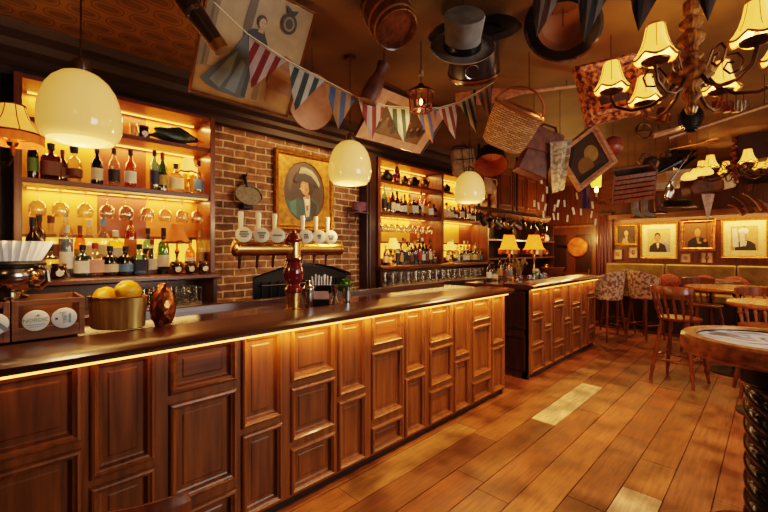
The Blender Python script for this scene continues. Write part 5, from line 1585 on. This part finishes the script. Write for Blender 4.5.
# hats
M['greyfelt'] = mat('grey_felt', '8a8078', .8, c2='6a625a', scale=12)
t = hung('top_hat', 'grey top hat with black band tilted under the ceiling', 'hat', 463, 36, 1.95)
mt = RY(-8) @ RX(52)
obj('crown', G().at(mt).lathe([(.094, -.06), (.088, .0), (.098, .09), (.094, .098), (0, .1)], 32, sy=1.15), 'greyfelt', t)
obj('brim', G().at(mt).shell([(.094, -.058), (.14, -.066), (.158, -.05), (.16, -.046), (.142, -.06), (.094, -.052)], 32, sy=1.15), 'greyfelt', t)
obj('band', G().at(mt).shell([(.096, -.056), (.092, -.018)], 32, sy=1.15), 'black', t)
t = hung('top_hat', 'black silk top hat turned crown down behind the grey one', 'hat', 474, 38, 2.42); t.scale = (1.18,) * 3
M['silk'] = mat('black_silk', '2a1c14', .3, c2='160e0a', scale=20, coat=.3)
mt = RY(-12) @ RX(44)
obj('crown', G().at(mt).lathe([(0, -.2), (.135, -.198), (.142, -.185), (.128, -.06), (.135, .03)], 32), 'silk', t)
obj('brim', G().at(mt).shell([(.135, .03), (.21, .05), (.235, .03), (.24, .036), (.212, .058), (.135, .038)], 32, sy=.9), 'silk', t)
obj('ring_buckle', G().at(mt @ T(-.05, -.13, -.12) @ RX(90)).tube([(.035 * math.cos(q), .035 * math.sin(q), 0) for q in [2 * PI * k / 20 for k in range(20)]], .003, 5, True), 'steel', t)
obj('painted_sheen', G().at(mt).shell([(.1435, -.178), (.1445, -.168)], 32), 'copper', t)  # copper ring imitates orange light caught on the crown
t = hung('bowler_hat', 'open dark hat showing its brown lining, hung brim down at top', 'hat', 563, 27, 2.42)
mt = RY(22) @ RX(-48)
obj('brim', G().at(mt).shell([(.15, -.0), (.2, -.006), (.222, .02), (.226, .016), (.205, -.014), (.15, -.01)], 36, sx=1.05, sy=.9), 'black', t)
obj('crown', G().at(mt).shell([(.155, 0), (.15, .05), (.125, .1), (.07, .125), (.0, .13)], 36, sx=1.05, sy=.9), 'black', t)
obj('lining', G().at(mt).shell([(.149, .0), (.144, .05), (.12, .095), (.07, .118), (0, .122)], 36, sx=1.05, sy=.9), flat('8a5a34'), t)
# bunting: cord and single flags
def bunting(pts, flags, label):
    P = [cam(*q) for q in pts]
    t = thing('bunting_string', label, 'cord', P[0])
    obj('cord', G().tube([q - P[0] for q in P], .003, 5), 'cream', t)
    def at_px(px):
        for j in range(len(pts) - 1):
            if pts[j][0] <= px <= pts[j + 1][0]:
                f = (px - pts[j][0]) / (pts[j + 1][0] - pts[j][0]); return P[j].lerp(P[j + 1], f)
        return P[-1]
    for (x0, x1, tx, ty, c1, c2, n, lb) in flags:
        A, B = at_px(x0), at_px(x1)
        Mi = (A + B) / 2
        zc = (Mi.y - Mi.x) * S - .05
        d = B - A; tip = cam(tx, ty, zc) - A
        nrm = d.cross(tip).normalized()
        drop = Vector((0, 0, -.012))
        f = thing('bunting_flag', lb, 'flag', A + drop)
        g = G(); m = 4
        def Pt(u, v):              # u along the top, v down towards the tip
            e = d * .5 + tip - d * .5
            return d * u * (1 - v) + tip * v + nrm * .018 * math.sin(u * 8 + 1) * v * (1 - v) * 2
        for k in range(n):
            g.m = k % 2
            u0, u1 = k / n, (k + 1) / n
            # stripes run parallel to the flag's middle line
            def cut(u): return 1 - abs(2 * u - 1)
            us = [u0, u1] if not (u0 < .5 < u1) else [u0, .5, u1]
            V = []
            mid = tip - d * .5
            for u in us: V.append(d * u)
            for u in reversed(us):
                if cut(u) > 1e-6: V.append(d * u + mid * cut(u) + nrm * .012 * math.sin(u * 9) * cut(u))
            g.add(V, [list(range(len(V)))])
        obj('cloth', g, [flat(c1, .9), flat(c2, .9)], f, smooth=False)
        obj('hanging_tape', G().tube([Vector((0, 0, .0)), d], .004, 5), flat(c1, .9), f)
bunting([(214, 2, 1.9), (248, 34, 2.05), (287, 60, 2.25), (325, 80, 2.45), (357, 97, 2.65), (387, 106, 2.85), (415, 108, 3.0), (438, 108, 3.1), (459, 102, 3.15), (476, 93, 3.2), (494, 82, 3.25)], [
    (249, 286, 250, 86, 'b09088', '74261e', 7, 'large red and cream striped flag overlapping the gown picture'),
    (289, 324, 294, 109, 'b8ac9c', '3c4640', 7, 'grey-green and cream striped flag in front of the hand drum'),
    (325, 356, 337, 128, 'a87848', '4c5a7c', 6, 'blue and tan striped flag just right of the hand drum'),
    (358, 385, 371, 138, 'c8b0a0', '8a3830', 6, 'red and white striped flag left of the lantern'),
    (388, 413, 403, 142, 'c4bcac', '3e5444', 6, 'green and white striped flag directly below the lantern'),
    (415, 437, 432, 143, 'a87040', '4c5880', 6, 'blue and orange striped flag right of the lantern'),
    (438, 458, 455, 139, 'bca494', '7c3a30', 6, 'red and white striped flag left of the far green one'),
    (459, 476, 476, 133, 'bcb0a0', '3a4c40', 6, 'green and white striped flag near the oar blade'),
    (477, 493, 490, 121, 'a06a38', '4a5474', 6, 'last orange and blue striped flag beside the wicker basket'),
], 'long white bunting cord sagging across the bar ceiling')
bunting([(528, -16, 1.9), (575, -14, 1.86), (630, -16, 1.8), (690, -20, 1.76), (735, -28, 1.74)], [
    (531, 566, 536, 37, '7a6a60', '4a1e18', 6, 'dark red and grey flag hanging before the open dark hat'),
    (577, 613, 583, 42, '6a605a', '2c2826', 6, 'black and grey striped flag hanging right of the open hat'),
    (629, 666, 637, 31, '3a2018', '221814', 4, 'dark flag hanging between the two nearest chandelier shades'),
    (695, 727, 706, 21, '3a2018', '221814', 4, 'dark flag hanging just right of the chandelier chain'),
], 'dark bunting cord near the camera at top right')
# oar
a, b = cam(456, 100, 3.46), cam(586, 85, 3.46)
c_ = (a + b) / 2; d = b - a
t = thing('oar', 'old wooden oar with pale blade slung under the ceiling', 'oar', c_)
x = d.normalized(); L_ = d.length
view = c_ - Vector((0, 0, EYE)); n_ = (view - x * view.dot(x)).normalized(); up = n_.cross(x)
if up.z < 0: up = -up
M['oarwood'] = wood('weathered_oar', 'c8946a', '966040', WX, rough=.6, coat=0)
g = G()
prof = [(0, .055), (.08, .06), (.2, .066), (.34, .056), (.45, .03), (.52, .016)]
vs = []
for (f, w_) in prof:
    for (s_, q) in ((1, .006), (0, .014), (-1, .006), (-1, -.006), (0, -.014), (1, -.006)):
        vs.append(x * (f - .5) * L_ + up * s_ * w_ + n_ * q)
fs = []
for i in range(len(prof) - 1):
    for j in range(6):
        fs.append((i * 6 + j, i * 6 + (j + 1) % 6, i * 6 + 6 + (j + 1) % 6, i * 6 + 6 + j))
fs.append(tuple(range(6)))
g.add(vs, fs)
obj('blade', g, 'oarwood', t)
obj('shaft', G().tube([x * .0 * L_, x * .5 * L_], [.016, .012], 10), 'oarwood', t)
obj('leather_collar', G().at(Matrix()).tube([x * -.36 * L_ + up * .066 + n_ * -.016, x * -.36 * L_ - up * .066 - n_ * .016], .012, 6), 'black', t)
for f in (-.3, .35):
    q = c_ + x * f * L_
    obj('hanging_cord', G().tube([x * f * L_, x * f * L_ + Vector((0, 0, CEIL - q.z))], .003, 5), 'iron', t)
# wicker basket
def wicker():
    m, nt, b = nodes('wicker_weave')
    L = nt.links.new
    tc = nt.nodes.new('ShaderNodeTexCoord')
    bt = nt.nodes.new('ShaderNodeTexBrick'); bt.inputs['Scale'].default_value = 1
    bt.inputs['Brick Width'].default_value = .05; bt.inputs['Row Height'].default_value = .016; bt.inputs['Mortar Size'].default_value = .003; bt.inputs['Mortar Smooth'].default_value = .6
    bt.inputs['Color1'].default_value = (*H('cc9860'), 1); bt.inputs['Color2'].default_value = (*H('a06c38'), 1); bt.inputs['Mortar'].default_value = (*H('2c160a'), 1)
    sp = nt.nodes.new('ShaderNodeSeparateXYZ'); cb = nt.nodes.new('ShaderNodeCombineXYZ')
    at2 = nt.nodes.new('ShaderNodeMath'); at2.operation = 'ARCTAN2'
    L(tc.outputs['Object'], sp.inputs[0]); L(sp.outputs[1], at2.inputs[0]); L(sp.outputs[0], at2.inputs[1])
    mu = nt.nodes.new('ShaderNodeMath'); mu.operation = 'MULTIPLY'; mu.inputs[1].default_value = .19; L(at2.outputs[0], mu.inputs[0])
    L(mu.outputs[0], cb.inputs[0]); L(sp.outputs[2], cb.inputs[1]); L(cb.outputs[0], bt.inputs['Vector'])
    L(bt.outputs['Color'], b.inputs['Base Color']); b.inputs['Roughness'].default_value = .6
    bp = nt.nodes.new('ShaderNodeBump'); bp.inputs['Strength'].default_value = .8; bp.inputs['Distance'].default_value = .012; bp.invert = True
    L(bt.outputs['Fac'], bp.inputs['Height']); L(bp.outputs[0], b.inputs['Normal'])
    return m
p = cam(510, 127, 3.02)
t = thing('wicker_basket', 'tan wicker basket hanging tipped on its hoop handle below the oar', 'basket', p)
t.rotation_euler = (R(30), R(24), R(40)); t.scale = (.92,) * 3
sq = lambda a, i: min(1 / max(abs(math.cos(a)), abs(math.sin(a))), 1.16)
obj('woven_body', G().lathe([(.13, -.17), (.165, -.14), (.185, .0), (.19, .15)], 36, sx=1.05, sy=.85, rf=sq), wicker(), t)
obj('rim', G().tube([(.19 * 1.05 * sq(q, 0) * math.cos(q), .19 * .85 * sq(q, 0) * math.sin(q), .155) for q in [2 * PI * k / 36 for k in range(36)]], .014, 6, True), 'oak', t)
obj('handle', G().tube([(-.2 * math.cos(q), 0, .15 + .17 * math.sin(q)) for q in [PI * k / 14 for k in range(15)]], .01, 6), 'oak', t)
mi = t.rotation_euler.to_matrix().inverted()
top = mi @ Vector((0, 0, 1)); 
hp = Vector((0, 0, .32))
obj('hanging_cord', G().tube([hp, hp + top * (CEIL - (p + t.rotation_euler.to_matrix() @ hp).z)], .003, 5), 'iron', t)
# leather satchel
t = hung('leather_case', 'brown leather case hanging right of the wicker basket', 'case', 534, 154, 3.75)
mt = RY(18)
obj('body', G().at(mt).prism([(-.13, -.2), (.15, -.22), (.19, .2), (-.08, .22)], -.09, .09, 'y'), 'leather', t, bev=.012)
obj('lid', G().at(mt).prism([(-.12, .0), (.18, .02), (.2, .22), (-.09, .24)], -.1, .1, 'y'), 'leather', t, bev=.01)
obj('strap', G().at(mt).tube([(-.06, 0, .22), (.0, 0, .3), (.12, 0, .3), (.17, 0, .2)], .012, 6), 'bar_dark', t)
# canvas cylinder and dark bucket by the third pendant
t = hung('canvas_case', 'grey canvas case hanging behind the third globe pendant', 'case', 463, 161, 5.4); t.scale = (1.2, 1, 1)
M['canvas'] = mat('grey_canvas', '9a8878', .85, c2='7a6858', scale=20)
obj('body', G().at(RY(-6)).box(-.13, .13, -.08, .08, -.2, .16), 'canvas', t, bev=.03)
g = G().at(RY(-6))
for x_ in (-.02, .09): g.box(x_, x_ + .008, -.086, -.08, -.2, .16)
g.box(-.13, .13, -.086, -.08, -.0, .01)
obj('seam', g, 'bar_dark', t)
obj('handle', G().at(RY(-6)).tube([(-.11, 0, .16), (-.08, 0, .21), (.04, 0, .21), (.08, 0, .16)], .012, 6), 'iron', t)
t = hung('dark_bucket', 'dark bucket hung mouth forward with orange light painted inside', 'bucket', 491, 160, 4.6); t.scale = (1.2, 1.2, 1)
mt = RY(14) @ RX(-42)
obj('outside', G().at(mt).shell([(.16, -.12), (.145, .02), (.12, .16), (.0, .165)], 30), 'iron', t)
obj('inside', G().at(mt).shell([(.16, -.12), (.152, -.118), (.136, .02), (.112, .15), (0, .152)], 30), flat('b8662c', .5), t)  # orange light in the mouth is put into this colour
obj('rim', G().at(mt).tube([(.158 * math.cos(q), .158 * math.sin(q), -.12) for q in [2 * PI * k / 30 for k in range(30)]], .007, 6, True), 'brass_d', t)
t = hung('stoneware_jug', 'beige jug hanging below the orange-mouthed bucket', 'jug', 488, 186, 5.1)
obj('body', G().lathe([(.05, -.1), (.08, -.07), (.085, .0), (.06, .06), (.045, .1), (.05, .12)], 20), flat('a07c58'), t)
obj('handle', G().tube([(.05, 0, .09), (.11, 0, .08), (.12, 0, .02), (.08, 0, -.02)], .01, 6), flat('a07c58'), t)
# carved gilt frame and the tilted wooden frame
M['redgilt'] = mat('carved_red_gilt', 'cc7630', .5, .3, '561e0a', 34, bump=1, lo=.44, hi=.58)
t = hung('carved_frame', 'ornate carved gilt frame hanging behind the chandelier shades', 'frame', 611, 91, 2.72)
g = frame('carved_rail', .46, .42, .125, .06, 'redgilt', t, RY(-13))
obj('canvas', G().at(RY(-13)).box(-.13, .13, -.012, -.004, -.12, .12), flat('3a2414'), t, smooth=False)
t = hung('tilted_picture', 'pale wooden frame hung cornerwise holding a brown picture', 'frame', 585, 158, 3.9); t.scale = (.93, 1, .93)
frame('rail', .52, .50, .055, .06, 'oarwood', t, RY(-38) @ RX(12))
canvas('print', [(rect(-.21, .21, -.2, .2), '3a240e'), (ellp(.08, .0, .08, .09), '8a6428'), (ellp(-.04, -.08, .09, .1), '6e4818'), ([(-.2, .0), (-.02, .2), (-.2, .2)], '1e1206'), ([(-.2, -.2), (.2, -.2), (.1, -.15), (-.15, -.12)], '2a1806')], RY(-38) @ RX(12) @ T(0, -.004, 0), t, .95)
t = hung('floral_cloth', 'pale patterned cloth hanging at the left of the cornerwise frame', 'cloth', 560, 165, 3.6); t.scale = (1.3, 1, 1)
g = G()
vs, fs = [], []
for i in range(9):
    f = i / 8
    for j in range(7):
        u = j / 6
        vs.append(((-.07 + .16 * u * (1 - .55 * f) + .02 * f), .02 * math.sin(u * 9 + f * 2), .2 - .46 * f + .03 * u))
for i in range(8):
    for j in range(6):
        fs.append((i * 7 + j, i * 7 + j + 1, i * 7 + 8 + j, i * 7 + 7 + j))
g.add(vs, fs)
obj('cloth', g, mat('pale_print_cloth', 'b8a488', .9, c2='7c6a54', scale=30, lo=.42, hi=.6), t)
obj('hem_tape', G().tube([(-.07, 0, .205), (.09, 0, .232)], .006, 5), 'canvas', t)
t = hung('leather_ball', 'red-brown leather ball hanging right of the cornerwise frame', 'ball', 613, 146, 4.4)
obj('skin', G().ell((0, 0, 0), (.105, .105, .11), 24, 16), mat('ball_leather', '9a4a30', .4, c2='6a2c1c', scale=6, coat=.3), t)
obj('seam', G().tube([(.1065 * math.cos(q), .1065 * math.sin(q), 0) for q in [2 * PI * k / 30 for k in range(30)]], .002, 4, True), 'bar_dark', t)
t = hung('yellow_lamp', 'glowing yellow glass lamp shade below the cornerwise frame', 'lamp', 598, 180, 5.9)
obj('shade', G().shell([(.035, .1), (.05, .09), (.09, .0), (.1, -.06), (.085, -.1)], 24), mat('yellow_lit_glass', 'f0d860', .3, c2='e0c040', emit=1.6, ec='f8c830'), t)
obj('cap', G().lathe([(.04, .098), (.035, .12), (.012, .13), (0, .131)], 16), 'brass_d', t)
t = hung('candle_lamp', 'two-candle hanging lamp with bare lit bulbs near the fluted column', 'lamp', 602, 199, 5.3)
for s_ in (-1, 1):
    ar = obj('arm', G().tube([(0, 0, 0), (s_ * .03, 0, -.07), (s_ * .07, 0, -.06), (s_ * .075, 0, .0 + s_ * -.03)], .007, 6), 'bronze', t)
    obj('candle', G().lathe([(.012, 0), (.012, .06), (0, .061)], 10, c=(s_ * .075, 0, s_ * -.03)), 'cream', ar)
    obj('bulb', G().ell((s_ * .075, 0, s_ * -.03 + .095), (.026, .026, .042), 12, 8), 'bulb', ar)
t = hung('purple_banner', 'narrow deep purple banner hanging below the cornerwise frame', 'banner', 586, 194, 5.4)
vs, fs = [], []
g = G()
for i in range(8):
    for j in range(5):
        vs.append((-.06 + .03 * j, .012 * math.sin(j * 2.2), .22 - i * .06))
for i in range(7):
    for j in range(4):
        fs.append((i * 5 + j, i * 5 + j + 1, i * 5 + 6 + j, i * 5 + 5 + j))
g.add(vs, fs)
obj('cloth', g, flat('3a2458', .8), t)
obj('pole', G().tube([(-.075, 0, .225), (.075, 0, .225)], .008, 6), 'brass_d', t)
# slatted trug, hoop, roll, mug, can, boxes, flask, boots, shoe, cone, pole, umbrella
t = hung('slatted_carrier', 'brown slatted wooden carrier hanging left of the grey boots', 'carrier', 628, 184, 4.9)
m_ = RY(-8) @ RX(20)
g = G().at(m_)
for k in range(6): g.box(-.26, .26, -.13 + .0, -.12, -.2 + k * .06, -.2 + k * .06 + .045)
obj('slats', g, 'stool', t)
obj('back_board', G().at(m_).box(-.26, .26, .1, .12, -.2, .16), 'darkwood', t)
for s_ in (-1, 1):
    obj('side', G().at(m_).prism([(-.13, -.2), (.12, -.2), (.12, .16), (0, .24), (-.13, .16)], s_ * .26 - .012, s_ * .26 + .012, 'x'), 'crate', t)
obj('bottom', G().at(m_).box(-.26, .26, -.12, .1, -.2, -.18), 'darkwood', t)
obj('handle', G().at(m_).tube([(-.26, 0, .2), (.26, 0, .2)], .016, 8), 'crate', t)
t = hung('brass_hoop', 'round brass hoop with crossbars hanging left of the pale roll', 'hoop', 644, 131, 4.3)
obj('hoop', G().tube([(.085 * math.cos(q), 0, .085 * math.sin(q)) for q in [2 * PI * k / 28 for k in range(28)]], .012, 6, True), 'brass_d', t)
obj('crossbar', G().tube([(-.08, 0, .0), (.08, 0, .0)], .01, 6), 'brass_d', t)
def pole(name, label, cat, A, B, r, m, ends=None, cap='brass_d'):
    a, b = cam(*A), cam(*B); c = (a + b) / 2
    t = thing(name, label, cat, c)
    obj('shaft', G().tube([a - c, b - c], r, 10), m, t)
    obj('ferrule', G().tube([(b - c) - (b - a).normalized() * .06, b - c], r * 1.15 if not isinstance(r, list) else r[-1] * 1.15, 10), cap, t)
    for f in (.2, .8):
        q = a.lerp(b, f)
        obj('hanging_cord', G().tube([q - c, q - c + Vector((0, 0, CEIL - q.z))], .0025, 5), 'iron', t)
    return t
pole('rolling_pin', 'pale wooden roll slung under the ceiling right of brass hoop', 'roll', (652, 136, 4.3), (685, 127, 4.3), .032, 'oarwood', cap='oarwood')
pole('punt_pole', 'long red-brown pole slung under the ceiling at right', 'pole', (668, 138, 3.5), (790, 98, 3.3), .02, 'bar_v')
pole('walking_cane', 'thin pale walking cane slung diagonally above the pale boxes', 'cane', (667, 186, 4.9), (692, 150, 4.9), .009, 'steel')
pole('furled_umbrella', 'black furled umbrella slung beside the watering can', 'umbrella', (648, 178, 5.1), (684, 158, 5.1), [.012, .05], 'black')
pole('furled_umbrella', 'black furled umbrella slung above the far chandelier arms', 'umbrella', (676, 170, 6.3), (704, 150, 6.3), [.055, .015], 'black')
t = hung('copper_mug', 'copper mug hanging under the nearest chandelier', 'mug', 662, 116, 3.6)
obj('body', G().at(RY(15)).shell([(0, -.06), (.045, -.06), (.05, .06), (.045, .06), (.04, -.05), (0, -.05)], 18), 'copper', t)
obj('handle', G().at(RY(15)).tube([(.045, 0, .04), (.08, 0, .03), (.08, 0, -.03), (.045, 0, -.04)], .008, 6), 'copper', t)
t = hung('watering_can', 'battered steel watering can hanging right of the slatted carrier', 'watering can', 650, 165, 5.45)
obj('body', G().at(RY(25)).lathe([(.1, -.12), (.105, -.1), (.1, .06), (.06, .1), (.05, .11)], 22), 'pewter', t)
obj('spout', G().at(RY(25)).tube([(.09, 0, -.08), (.17, 0, .02), (.24, 0, .12)], [.03, .02, .018], 8), 'pewter', t)
obj('rose', G().at(RY(25)).at(aim((.23, 0, .11), (.27, 0, .17)) ).lathe([(.018, 0), (.045, .05), (0, .055)], 14), 'pewter', t)
obj('handle', G().at(RY(25)).tube([(-.09, 0, -.08), (-.17, 0, -.02), (-.15, 0, .1), (-.04, 0, .13)], .01, 6), 'pewter', t)
for (nm, lb, px, py, ry) in (('pale_box', 'pale lidded box hanging higher, right of the watering can', 675, 176, -6), ('pale_box', 'pale lidded box hanging lower, above the silver flask', 662, 186, -3)):
    t = hung(nm, lb, 'box', px, py, 5.2 if px > 670 else 5.8)
    obj('box', G().at(RY(ry)).box(-.19, .19, -.1, .1, -.06, .04), flat('b89a78'), t, bev=.006)
    obj('lid', G().at(RY(ry)).box(-.2, .2, -.11, .11, .03, .065), flat('c8ac88'), t, bev=.006)
t = hung('silver_flask', 'oval silver flask hanging below the pale boxes', 'flask', 669, 192, 4.6)
obj('body', G().at(RY(15)).ell((0, 0, 0), (.055, .03, .1), 18, 12), 'silver', t)
obj('stopper', G().at(RY(15)).lathe([(.015, .095), (.018, .125), (0, .127)], 12), 'silver', t)
M['greysuede'] = mat('grey_suede', '8a8278', .9, c2='6a625a', scale=14)
def boot(label, px, py, zc, rz, m='greysuede'):
    t = hung('boot', label, 'boot', px, py, zc)
    mt = RZ(rz)
    obj('upper', G().at(mt).tube([(0, 0, .13), (0, 0, .05), (0, 0, -.05), (.015, 0, -.1), (.06, 0, -.12), (.12, 0, -.125), (.145, 0, -.128)], [.048, .046, .044, .048, .042, .034, .012], 12), m, t)
    obj('sole', G().at(mt).box(-.045, .15, -.035, .035, -.165, -.15), 'black', t, bev=.008)
boot('grey suede boot of a hanging pair, left one', 635, 206, 5.4, 20)
boot('grey suede boot of a hanging pair, right one', 644.5, 207, 5.75, -10)
boot('brown leather boot hanging right of the grey pair', 657, 203, 6.2, 0, 'leather')
t = hung('pine_cone', 'large dark pine cone hanging below the nearest chandelier', 'pine cone', 691, 118, 3.0)
g = G()
for i in range(14):
    f = i / 13; r_ = .085 * math.sin(PI * (.12 + .8 * f)); z_ = .1 - .2 * f
    for k in range(12):
        q = 2 * PI * k / 12 + i * .5
        g.at(T(r_ * .8 * math.cos(q), r_ * .8 * math.sin(q), z_) @ RZ(math.degrees(q)) @ RY(35))
        g.add([(-.02, -.014, 0), (-.02, .014, 0), (.022, 0, .0), (0, 0, .008)], [(0, 2, 3), (1, 3, 2), (0, 3, 1), (0, 1, 2)])
obj('scales', g, 'iron', t, smooth=False)
obj('core', G().ell((0, 0, 0), (.055, .055, .1), 14, 10), 'iron', t)
for i, (px, m) in enumerate(((717, 'copper'), (727, 'g_amber'), (736, 'silver'), (743.5, 'silver'))):
    t = hung('hanging_cup', f'cup hanging in a row above the red-brown pole, {ORD[i]} from left', 'cup', px, 107, 3.7)
    obj('body', G().shell([(0, -.05), (.03, -.05), (.04, .05), (.036, .05), (.028, -.04), (0, -.042)], 16), m, t)
    obj('handle', G().tube([(.038, 0, .035), (.066, 0, .02), (.06, 0, -.02), (.034, 0, -.03)], .006, 6), m, t)
t = hung('pink_pennant', 'long pale pink pennant hanging before the oak framed painting', 'pennant', 708, 207, 5.0)
g = G(); g.add([(-.085, 0, .16), (-.03, .012, .165), (.03, -.01, .165), (.085, 0, .16), (.015, .012, -.18), (0, 0, -.2), (-.012, -.01, -.18)], [(0, 1, 6), (1, 2, 4, 5, 6), (2, 3, 4)])
obj('cloth', g, mat('pink_speckled_cloth', 'c8a890', .9, c2='a88478', scale=30), t, smooth=False)
obj('hem', G().tube([(-.085, 0, .162), (0, .0, .167), (.085, 0, .162)], .006, 5), 'canvas', t)
for i, (x0, y0, x1, y1) in enumerate(((732, 196, 752, 212), (742, 193, 764, 210), (752, 199, 775, 213), (728, 205, 744, 214))):
    a, b = cam(x0, y0, 6.3 + .16 * i), cam(x1, y1, 6.0 + .16 * i); c = (a + b) / 2
    t = thing('horn', f'curved brown horn hanging before the largest portrait, {ORD[i]} of four from {"left" if i < 3 else "bottom"}', 'horn', c)
    dd = b - a
    K = 8
    obj('horn_body', G().tube([(a - c) + dd * k / K + Vector((0, 0, .05 * math.sin(PI * k / K))) for k in range(K + 1)], [.012 + .03 * k / K for k in range(K + 1)], 10), ['leather', 'stool', 'canvas', 'stool'][i], t)
    obj('tip', G().tube([(a - c) + Vector((0, 0, -.004)), (a - c) + dd * .09 + Vector((0, 0, .012))], [.006, .0165], 8), 'cream', t)
    obj('hanging_cord', G().tube([(0, 0, .05), (0, 0, CEIL - c.z)], .0025, 5), 'iron', t)

# more of the far clutter
t = hung('holdall', 'brown leather holdall hanging between far chandelier and pale boxes', 'bag', 702, 186, 6.2)
obj('body', G().at(RY(-10)).prism([(-.26, -.12), (.26, -.12), (.28, .02), (.2, .12), (-.2, .12), (-.28, .02)], -.11, .11, 'y'), 'leather', t, bev=.03)
for s_ in (-1, 1):
    obj('handle', G().at(RY(-10)).tube([(-.12, s_ * .06, .11), (-.09, s_ * .06, .2), (.09, s_ * .06, .2), (.12, s_ * .06, .11)], .011, 6), 'bar_dark', t)
t = hung('cream_lamp', 'bright cream glass lamp of petal shades left of far chandelier', 'lamp', 697, 174, 4.7)
for k in range(3):
    obj('petal_shade', G().lathe([(.02, .05), (.045, .04), (.075, -.0), (.08, -.03), (.06, -.04), (0, -.03)], 16, c=((k - 1) * .1, (k % 2) * .04, .02 * (k % 2) + (k - 1) * .03)), 'shade', t)
obj('arm', G().tube([(-.1, 0, .02), (0, .04, .1), (.1, 0, .08)], .008, 6), 'bronze', t)
t = hung('violin_case', 'long dark instrument case slung above the slatted carrier', 'case', 668, 160, 5.9)
obj('body', G().at(RY(-28)).prism([(-.42, -.06), (-.3, -.1), (.0, -.07), (.2, -.11), (.42, -.08), (.42, .08), (.2, .11), (.0, .07), (-.3, .1), (-.42, .06)], -.06, .06, 'y'), 'black', t, bev=.02)
obj('handle', G().at(RY(-28)).tube([(-.08, 0, .08), (-.06, 0, .13), (.06, 0, .13), (.08, 0, .08)], .01, 6), 'leather', t)
t = hung('dark_cap', 'dark peaked cap hanging above the picture shelf right of brown boot', 'hat', 676, 205, 5.6)
obj('crown', G().lathe([(0, .08), (.12, .075), (.19, .04), (.17, .0), (.13, -.03)], 24), 'iron', t)
obj('peak', G().prism(ellp(.16, 0, .13, .1, 20), -.035, -.022), 'black', t)
t = hung('wooden_box', 'small wooden box hanging right behind the far chandelier', 'box', 758, 186, 7.0)
obj('box', G().at(RY(8)).box(-.22, .22, -.12, .12, -.12, .08), 'oakz', t, bev=.005)
obj('lid', G().at(RY(8)).box(-.23, .23, -.13, .13, .08, .11), 'stool', t, bev=.005)
t = hung('enamel_jug', 'pale enamel jug hanging between holdall and wooden box', 'jug', 727, 180, 6.5)
obj('body', G().at(RY(-15)).lathe([(.08, -.14), (.1, -.1), (.1, 0), (.07, .08), (.06, .13), (.07, .15)], 20), 'cream', t)
obj('handle', G().at(RY(-15)).tube([(.06, 0, .12), (.15, 0, .1), (.16, 0, 0), (.1, 0, -.06)], .011, 6), 'cream', t)
t = hung('tin_trumpet', 'brass hunting horn hanging left of far chandelier under the ceiling', 'horn', 690, 148, 5.3)
obj('tube', G().tube([(-.3, 0, -.02), (-.1, 0, .02), (.1, 0, .06), (.22, 0, .1)], [.012, .013, .016, .03], 12), 'brass', t)
obj('bell', G().at(aim((.2, 0, .095), (.34, 0, .15))).shell([(.03, 0), (.045, .06), (.085, .12)], 20), 'brass', t)
# ================================================================== light and camera
w = bpy.data.worlds.new('room_air'); scn.world = w; w.use_nodes = True
bg = w.node_tree.nodes['Background']; bg.inputs[0].default_value = (1, .72, .5, 1); bg.inputs[1].default_value = .05
# daylight outside the street windows
lamp('AREA', 'street_daylight', (XR + .3, 2.5, 1.8), 60, (1, .93, .86), 1.4, 1.7, (0, R(90), 0))
lamp('AREA', 'street_daylight', (XR + .3, 6.0, 1.8), 12, (1, .93, .86), 1.4, 3.0, (0, R(90), 0))
# unseen fill lights added to brighten the room
lamp('POINT', 'room_fill', (.3, -.7, 2.7), 6, WARM, .25)
lamp('POINT', 'room_fill', (.9, 4.2, 2.6), 16, WARM, .25)
lamp('POINT', 'room_fill', (.7, 7.5, 2.4), 14, WARM, .25)
for (y, e) in ((2.0, 30), (2.9, 26)):
    l = lamp('SPOT', 'brick_spot', (-2.75, y + .6, 2.95), e * 1.3, WARM, .03)
    l.data.spot_size = R(100); l.data.spot_blend = .6
    l.rotation_euler = (Vector((XB, y + .1, 1.9)) - l.location).to_track_quat('-Z', 'Y').to_euler()
for (x, y, e) in ((-.95, 3.1, 280), (-.6, 5.3, 120)):  # unseen spots added under the ceiling to brighten the floor
    l = lamp('SPOT', 'floor_fill', (x, y, 3.0), e, WARM, .04)
    l.data.spot_size = R(95); l.data.spot_blend = .8
lamp('POINT', 'bar_fill', (-2.9, 7.6, 2.0), 25, AMBER, .15)  # unseen fill added to brighten the shelves behind the short bar

cd = bpy.data.cameras.new('camera'); cd.sensor_width = 36; cd.lens = 36 * F / 768; cd.shift_y = -6 / 768; cd.clip_start = .02
co = bpy.data.objects.new('camera', cd); COL.objects.link(co)
co.location = (0, 0, EYE); co.rotation_euler = (R(90), 0, R(45))
scn.camera = co
scn.view_settings.view_transform = 'Filmic'
scn.view_settings.look = 'Medium High Contrast'
scn.view_settings.exposure = .6
